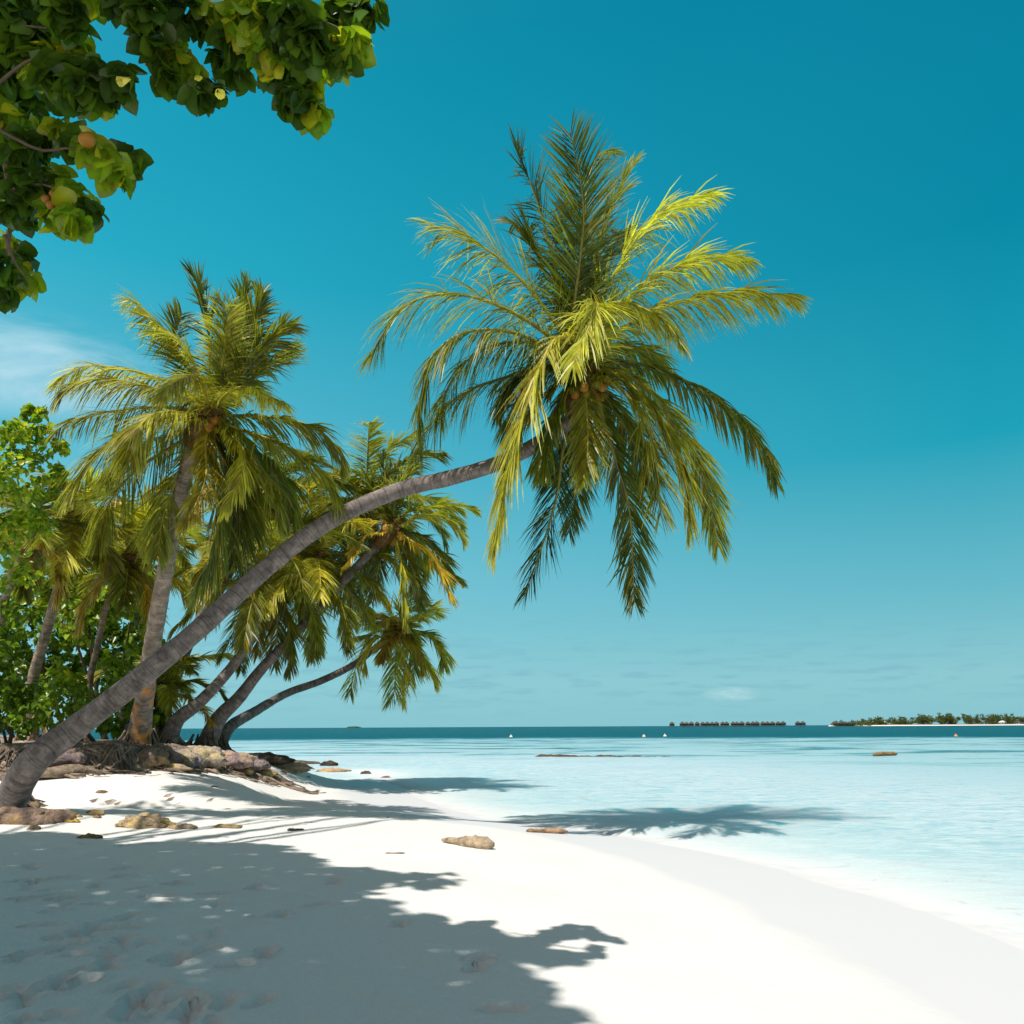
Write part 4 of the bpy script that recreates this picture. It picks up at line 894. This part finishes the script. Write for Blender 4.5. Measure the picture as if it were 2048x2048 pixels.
def bk(x, dy, dz=0): q = bankpt(x); return np.array([x, q[1]+dy, hz(x, q[1]+dy)+dz])
log('fallen_trunk', 'thick weathered grey-brown log lying along the foot of the root bank', 'log', bk(-8.9, -.45, .14), bk(-6.9, -.25, .10), .20, .15, (.62, .62, .66), .15)
log('fallen_trunk', 'dark mossy log lying on the bank between the upright palm and the forked pair', 'log', bk(-8.6, .9, .08), bk(-6.6, .5, .05), .13, .10, (.28, .27, .27), .1)
for i, (x, y, L, Wd, H, c, lab, nm) in enumerate([
  (201, 763, 1.25, .6, .52, (1.15, 1.15, 1.0), 'large pale yellow boulder at the right foot of the root bank', 'boulder'),
  (178, 764, .9, .5, .42, (.75, .78, .95), 'grey-brown boulder between the yellow boulder and the roots', 'boulder'),
  (229, 764, 1.2, .6, .40, (.9, .8, .85), 'pinkish weathered boulder right of the large yellow boulder', 'boulder'),
  (250, 767, 1.1, .5, .32, (.72, .72, .85), 'rough grey boulder in front of the forked palms, right of the pinkish one', 'boulder'),
  (240, 773, .55, .3, .20, (1.25, 1.1, .55), 'small bright yellow stone in front of the pinkish boulder', 'rock'),
  (267, 775, .55, .3, .18, (1.25, 1.15, .75), 'small yellow stone on the sand in front of the rough grey boulder', 'rock'),
  (285, 770, 1.2, .5, .30, (1.1, 1.05, .8), 'flat yellowish rock in the middle of the rock line', 'rock'),
  (305, 770, .8, .4, .22, (1.0, .95, .8), 'low tan rock beyond the flat yellowish one', 'rock'),
  (333, 772, 1.2, .5, .24, (1.1, .95, .75), 'long low tan rock near the end of the rock line', 'rock'),
  (329, 766, .7, .5, .34, (.12, .12, .13), 'small black rock beside the water near the end of the rock line', 'rock'),
  (366, 774, .4, .3, .16, (.25, .22, .2), 'tiny dark rock alone past the end of the rock line', 'rock'),
  (386, 778, .3, .2, .10, (.6, .4, .4), 'tiny reddish pebble closest to the wet sand', 'rock'),
  (262, 761, 2.0, .6, .28, (.22, .22, .22), 'dark weedy rock ridge behind the boulders at the water', 'rock'),
  (296, 764, 2.2, .6, .24, (.28, .27, .27), 'dark weedy rock slab running down into the sea', 'rock'),
  (160, 769, 1.1, .35, .16, (1.2, 1.1, .85), 'low cream stone half buried in sand under the root bank', 'rock'),
  (215, 771, .35, .2, .12, (.9, .8, .6), 'tan pebble between the yellow boulder and the small yellow stone', 'rock'),
  (70, 762, .9, .5, .35, (.55, .52, .6), 'grey boulder below the roots beside the big leaning trunk', 'boulder'),
  (150, 762, .8, .5, .40, (.6, .55, .55), 'brown boulder jammed under the roots near the upright palm', 'boulder'),
  (16, 823, 1.15, .5, .26, (.72, .62, .55), 'broad brown rock with a yellow rim under the base of the big leaning palm', 'rock'),
  (145, 827, .85, .45, .22, (1.15, 1.05, .75), 'flat yellow coral slab with a rough surface on the sand', 'rock'),
  (182, 829, .35, .2, .09, (.9, .85, .7), 'thin tan coral piece at the right end of the yellow slab', 'rock'),
  (226, 828, .38, .18, .07, (1.1, 1.0, .6), 'small flat yellow stone right of the coral slab', 'rock'),
  (68, 822, .35, .15, .07, (1.2, 1.0, .35), 'small yellow stone right of the brown rock at the palm base', 'rock'),
  (90, 838, .3, .15, .06, (.8, .7, .35), 'olive yellow stone on sand between the brown rock and coral slab', 'rock'),
 ]):
    lump(nm, lab, nm, x, y, L, Wd, H, 40+i, col=c, rz=random.uniform(-.3, .3), group='rocks scattered at the bank and on the sand', sink=.3)
# pebbles / debris line
for i in range(13):
    x = random.choice((random.uniform(60, 200), random.uniform(210, 350), random.uniform(20, 110))); y = 771+random.random()*7 if x > 110 else random.uniform(790, 835)
    s = random.uniform(.06, .16); lump('pebble', 'small beach stone scattered on sand among the larger rocks', 'pebble', x, y, s*1.5, s, s*.7, 90+i, col=random.choice(((1, .9, .6), (.5, .45, .45), (.8, .7, .6))), group='small stones scattered on the sand')
# driftwood
def gp(x, y, dz=0): q = hit(x, y); q[2] += dz; return q
log('driftwood', 'club-shaped piece of driftwood on open sand, thicker at its right end', 'driftwood', gp(443, 842, .03), gp(494, 850, .06), .045, .13, (.95, .95, .95), .05, knots=1)
log('driftwood', 'thin driftwood stick at the wet edge of the sand, right of the club-shaped one', 'driftwood', gp(526, 832, .03), gp(567, 834, .03), .055, .06, (.9, .75, .65), .04, knots=1)
log('driftwood', 'short brown log floating alone on the lagoon at right', 'driftwood', flat(873, 756.5)+(0, 0, .10), flat(896, 755.5)+(0, 0, .12), .20, .16, (.6, .5, .35), .05, knots=1)
log('twig', 'thin grey twig lying flat on the sunlit sand', 'twig', gp(385, 854, .01), gp(405, 854, .01), .012, .010, (.8, .8, .8), .01, knots=0)
log('twig', 'dark twig in the palm shadow right of the coral slab', 'twig', gp(287, 831, .02), gp(304, 831, .02), .03, .012, (.25, .28, .25), .02, knots=1)
# low reef rock breaking the surface
q = flat(588, 756.5); g = G()
for i in range(26):
    s = i/25; xx = q[0]-2.8+7.5*s; yy = q[1]+random.gauss(0, .25)-1.6*s; r = random.uniform(.12, .30)*(1-.6*s)
    zz = np.linspace(-1, 1, 6); g.tube(np.stack([xx+zz*r*2.4, yy+0*zz, -.03+0*zz], 1)-q, r*np.sqrt(np.clip(1-zz**2, .02, 1))*.75, 8, col=(.45, .40, .38), jit=.4)
o = g.build('reef_rock', M_ROOT); o.location = tuple(q); tag(o, 'long dark reef rock just breaking the lagoon surface', 'rock')
# buoys
for px, py, c, lab in ((511, 736.3, (1.1, 2.2, 3.5), 'white mooring buoy farthest left on the edge of the deep water'), (644, 736, (1.1, 1.9, 2.6), 'pale buoy near the middle of the deep water edge'), (665, 735.5, (1.1, 2.2, 3.5), 'tiny white buoy just right of the pale one'), (956, 735.5, (1.1, .9, .7), 'orange buoy at right on the edge of the deep water')):
    q = flat(px, py+1.0); s = q[1]/804*1.6; g = G(); zz = np.linspace(-1, 1, 9)
    g.tube(np.stack([0*zz, 0*zz, zz*s*.8+s*.3], 1), s*np.sqrt(np.clip(1-zz**2, .01, 1)), 12, col=c); g.tube([(0, 0, s), (0, 0, s*1.6)], [s*.25, s*.25], 8, col=c)
    o = g.build('buoy', M_BUOY); o.location = (q[0], q[1], 0); tag(o, lab, 'buoy', 'buoys along the edge of the deep water')

# ------------------------------------------------------------------ far shore
def make_hut(loc, label):
    root = thing('overwater_bungalow', label, 'bungalow', loc, 'overwater bungalows in a row on the horizon')
    g = G(); g.box((-2.6, -2.6, 2.0), (2.6, 2.6, 4.2)); g.build('wall', M_TIMBER, root, False)
    g = G(); e = 3.5; g.add([(-e, -e, 4.1), (e, -e, 4.1), (e, e, 4.1), (-e, e, 4.1), (-.5, 0, 7.0), (.5, 0, 7.0)], [(0, 1, 5, 4), (2, 3, 4, 5)]); g.F.setdefault(3, []).append(np.array([(1, 2, 5), (3, 0, 4)])); g.M.setdefault(3, []).append(np.zeros(2, int))
    g.build('roof', M_THATCH, root, False)
    g = G(); g.box((-3.4, -3.6, 1.75), (3.4, 3.2, 1.98)); g.build('deck', M_TIMBER, root, False)
    for sx_ in (-2.6, 0, 2.6):
        for sy_ in (-2.8, 2.4):
            g = G(); g.tube([(sx_, sy_, -1), (sx_, sy_, 1.75)], .18, 6); g.build('stilt', M_TIMBER, root)
    return root
def copy_thing(r0, loc, label):
    r = r0.copy(); C.objects.link(r); r.location = loc; r['label'] = label
    for ch in list(r0.children): c_ = ch.copy(); C.objects.link(c_); c_.parent = r
    return r
DH = 1050.
def farpt(px, D): q = P(px, 725, D); return (q[0], q[1], 0)
hl = 'dark thatched bungalow on stilts in the row standing over the sea on the horizon'
h0 = make_hut(farpt(672, DH), 'dark bungalow standing a little apart at the left end of the stilted row'); huts = [h0]
for i in range(21):
    huts.append(copy_thing(h0, farpt(682+i*5.05+random.uniform(-.9, .9), DH+random.uniform(-45, 45)), hl if i < 20 else 'dark bungalow on stilts at the right end of the long row'))
h1 = copy_thing(h0, farpt(798, DH), 'single dark bungalow just past the right end of the row'); 
h2 = copy_thing(h0, farpt(803, DH), 'lone low bungalow in the gap between the stilted row and the island')
q0 = farpt(681, DH); q1 = farpt(786, DH); g = G(); g.add([(q0[0], q0[1]+9, 1.5), (q1[0], q1[1]+9, 1.5), (q1[0], q1[1]+11, 1.5), (q0[0], q0[1]+11, 1.5), (q0[0], q0[1]+9, 1.9), (q1[0], q1[1]+9, 1.9), (q1[0], q1[1]+11, 1.9), (q0[0], q0[1]+11, 1.9)], [(0, 3, 2, 1), (4, 5, 6, 7), (0, 1, 5, 4), (1, 2, 6, 5), (2, 3, 7, 6), (3, 0, 4, 7)])
for i in range(28):
    u = i/27; x_ = q0[0]*(1-u)+q1[0]*u; g.tube([(x_, q0[1]+10, -1), (x_, q0[1]+10, 1.5)], .2, 6)
o = g.build('walkway', M_TIMBER, None, False); tag(o, 'long low wooden walkway on posts linking the row of bungalows', 'jetty')
# island
DI = 1250.
i0 = farpt(830, DI); xe = farpt(1180, DI)
g = G(); n = 60; V = []
for i in range(n):
    u = i/(n-1); x_ = i0[0]+(xe[0]-i0[0])*u; wd = 60*math.sin(min(1, u*5)*math.pi/2)
    for v, z_ in ((-1, -1.0), (-.85, 1.3), (0, 2.6), (1, -1)): V.append((x_, DI+60+v*wd+6*math.sin(u*20), z_ if 0 < i else -1))
g.add(V, [(i*4+j, (i+1)*4+j, (i+1)*4+j+1, i*4+j+1) for i in range(n-1) for j in range(3)]); o = g.build('island_ground', M_SAND); tag(o, kind='structure')
g = G(); gt = G(); FT = [(.10, .13, .03), (.07, .11, .025), (.13, .14, .04), (.09, .10, .03)]
for i in range(330):
    u = random.random(); x_ = i0[0]+8+(xe[0]-i0[0]-10)*u; H_ = (5+8*min(1, u*3)+random.gauss(0, 1.6)+5*(vnoise(np.array([u*9.]), np.array([0.]), 31)[0]-.5))*(.5 if u < .06 else 1)*.85
    y_ = DI+30+random.random()*45
    cluster(g, (x_, y_, max(2.5, H_-1)), random.uniform(3, 5.5), 70, 2.2, FT, False, .1, .4, .55)
    if random.random() < .5: cluster(g, (x_+3, y_-3, H_*.45), 4.0, 50, 2.2, FT, False, .1, .4, .6)
    if random.random() < .4: cluster(g, (x_, y_, H_+4.5), 2.6, 22, 2.6, FT, False, .5, .2, .5); gt.tube([(x_, y_, 1), (x_+.6, y_, H_+4.5)], [.3, .2], 5)
wd_ = g.build('island_trees', M_LEAF); tag(wd_, 'line of low palms and trees covering the far island at right', 'trees', None, 'stuff')
o = gt.build('palm_trunks', M_TIMBER, wd_)
def house(px, L, H, lab, D=DI-4, roofm=M_THATCH):
    q = farpt(px, D); root = thing('beach_house', lab, 'house', (q[0], q[1], 1.2), 'houses on the far island')
    g = G(); g.box((-L/2, -3, 0), (L/2, 3, H)); g.build('wall', M_WHITE, root, False)
    g = G(); e = L/2+.8; g.add([(-e, -3.8, H-.1), (e, -3.8, H-.1), (e, 3.8, H-.1), (-e, 3.8, H-.1), (-e+3, 0, H+2.4), (e-3, 0, H+2.4)], [(0, 1, 5, 4), (2, 3, 4, 5)]); g.F.setdefault(3, []).append(np.array([(1, 2, 5), (3, 0, 4)])); g.M.setdefault(3, []).append(np.zeros(2, int)); g.build('roof', roofm, root, False)
    for k in range(2):
        g = G(); cx = -L/4+k*L/2; g.box((cx-.9, -3.06, .4), (cx+.9, -2.98, H-.7)); g.build('window', M_TIMBER, root, False)
house(866, 9, 3, 'white house near the left tip of the far island'); house(883, 12, 3.4, 'longer pale house on the far island beach, second from its left tip', roofm=M_WHITE); house(903, 8, 2.8, 'small white house in the middle of the far island beach'); house(990, 12, 4, 'large white house at the right of the far island'); house(1003, 9, 3.4, 'pale house beside the large white one near the right edge', roofm=M_WHITE); house(1018, 10, 3.4, 'white house on the island cut by the right edge of the photo')
for k in range(4): 
    copy_thing(h0, farpt(836+k*5, DI-30), 'dark stilted bungalow off the left tip of the far island')
# distant islet
q = farpt(354, 3200); g = G(); 
for i in range(16): cluster(g, (q[0]-28+i*3.6, q[1], 1+3*math.sin(i/15*math.pi)), 3, 30, 3, FT, False, .1, .4, .6)
o = g.build('islet', M_LEAF); tag(o, kind='structure')
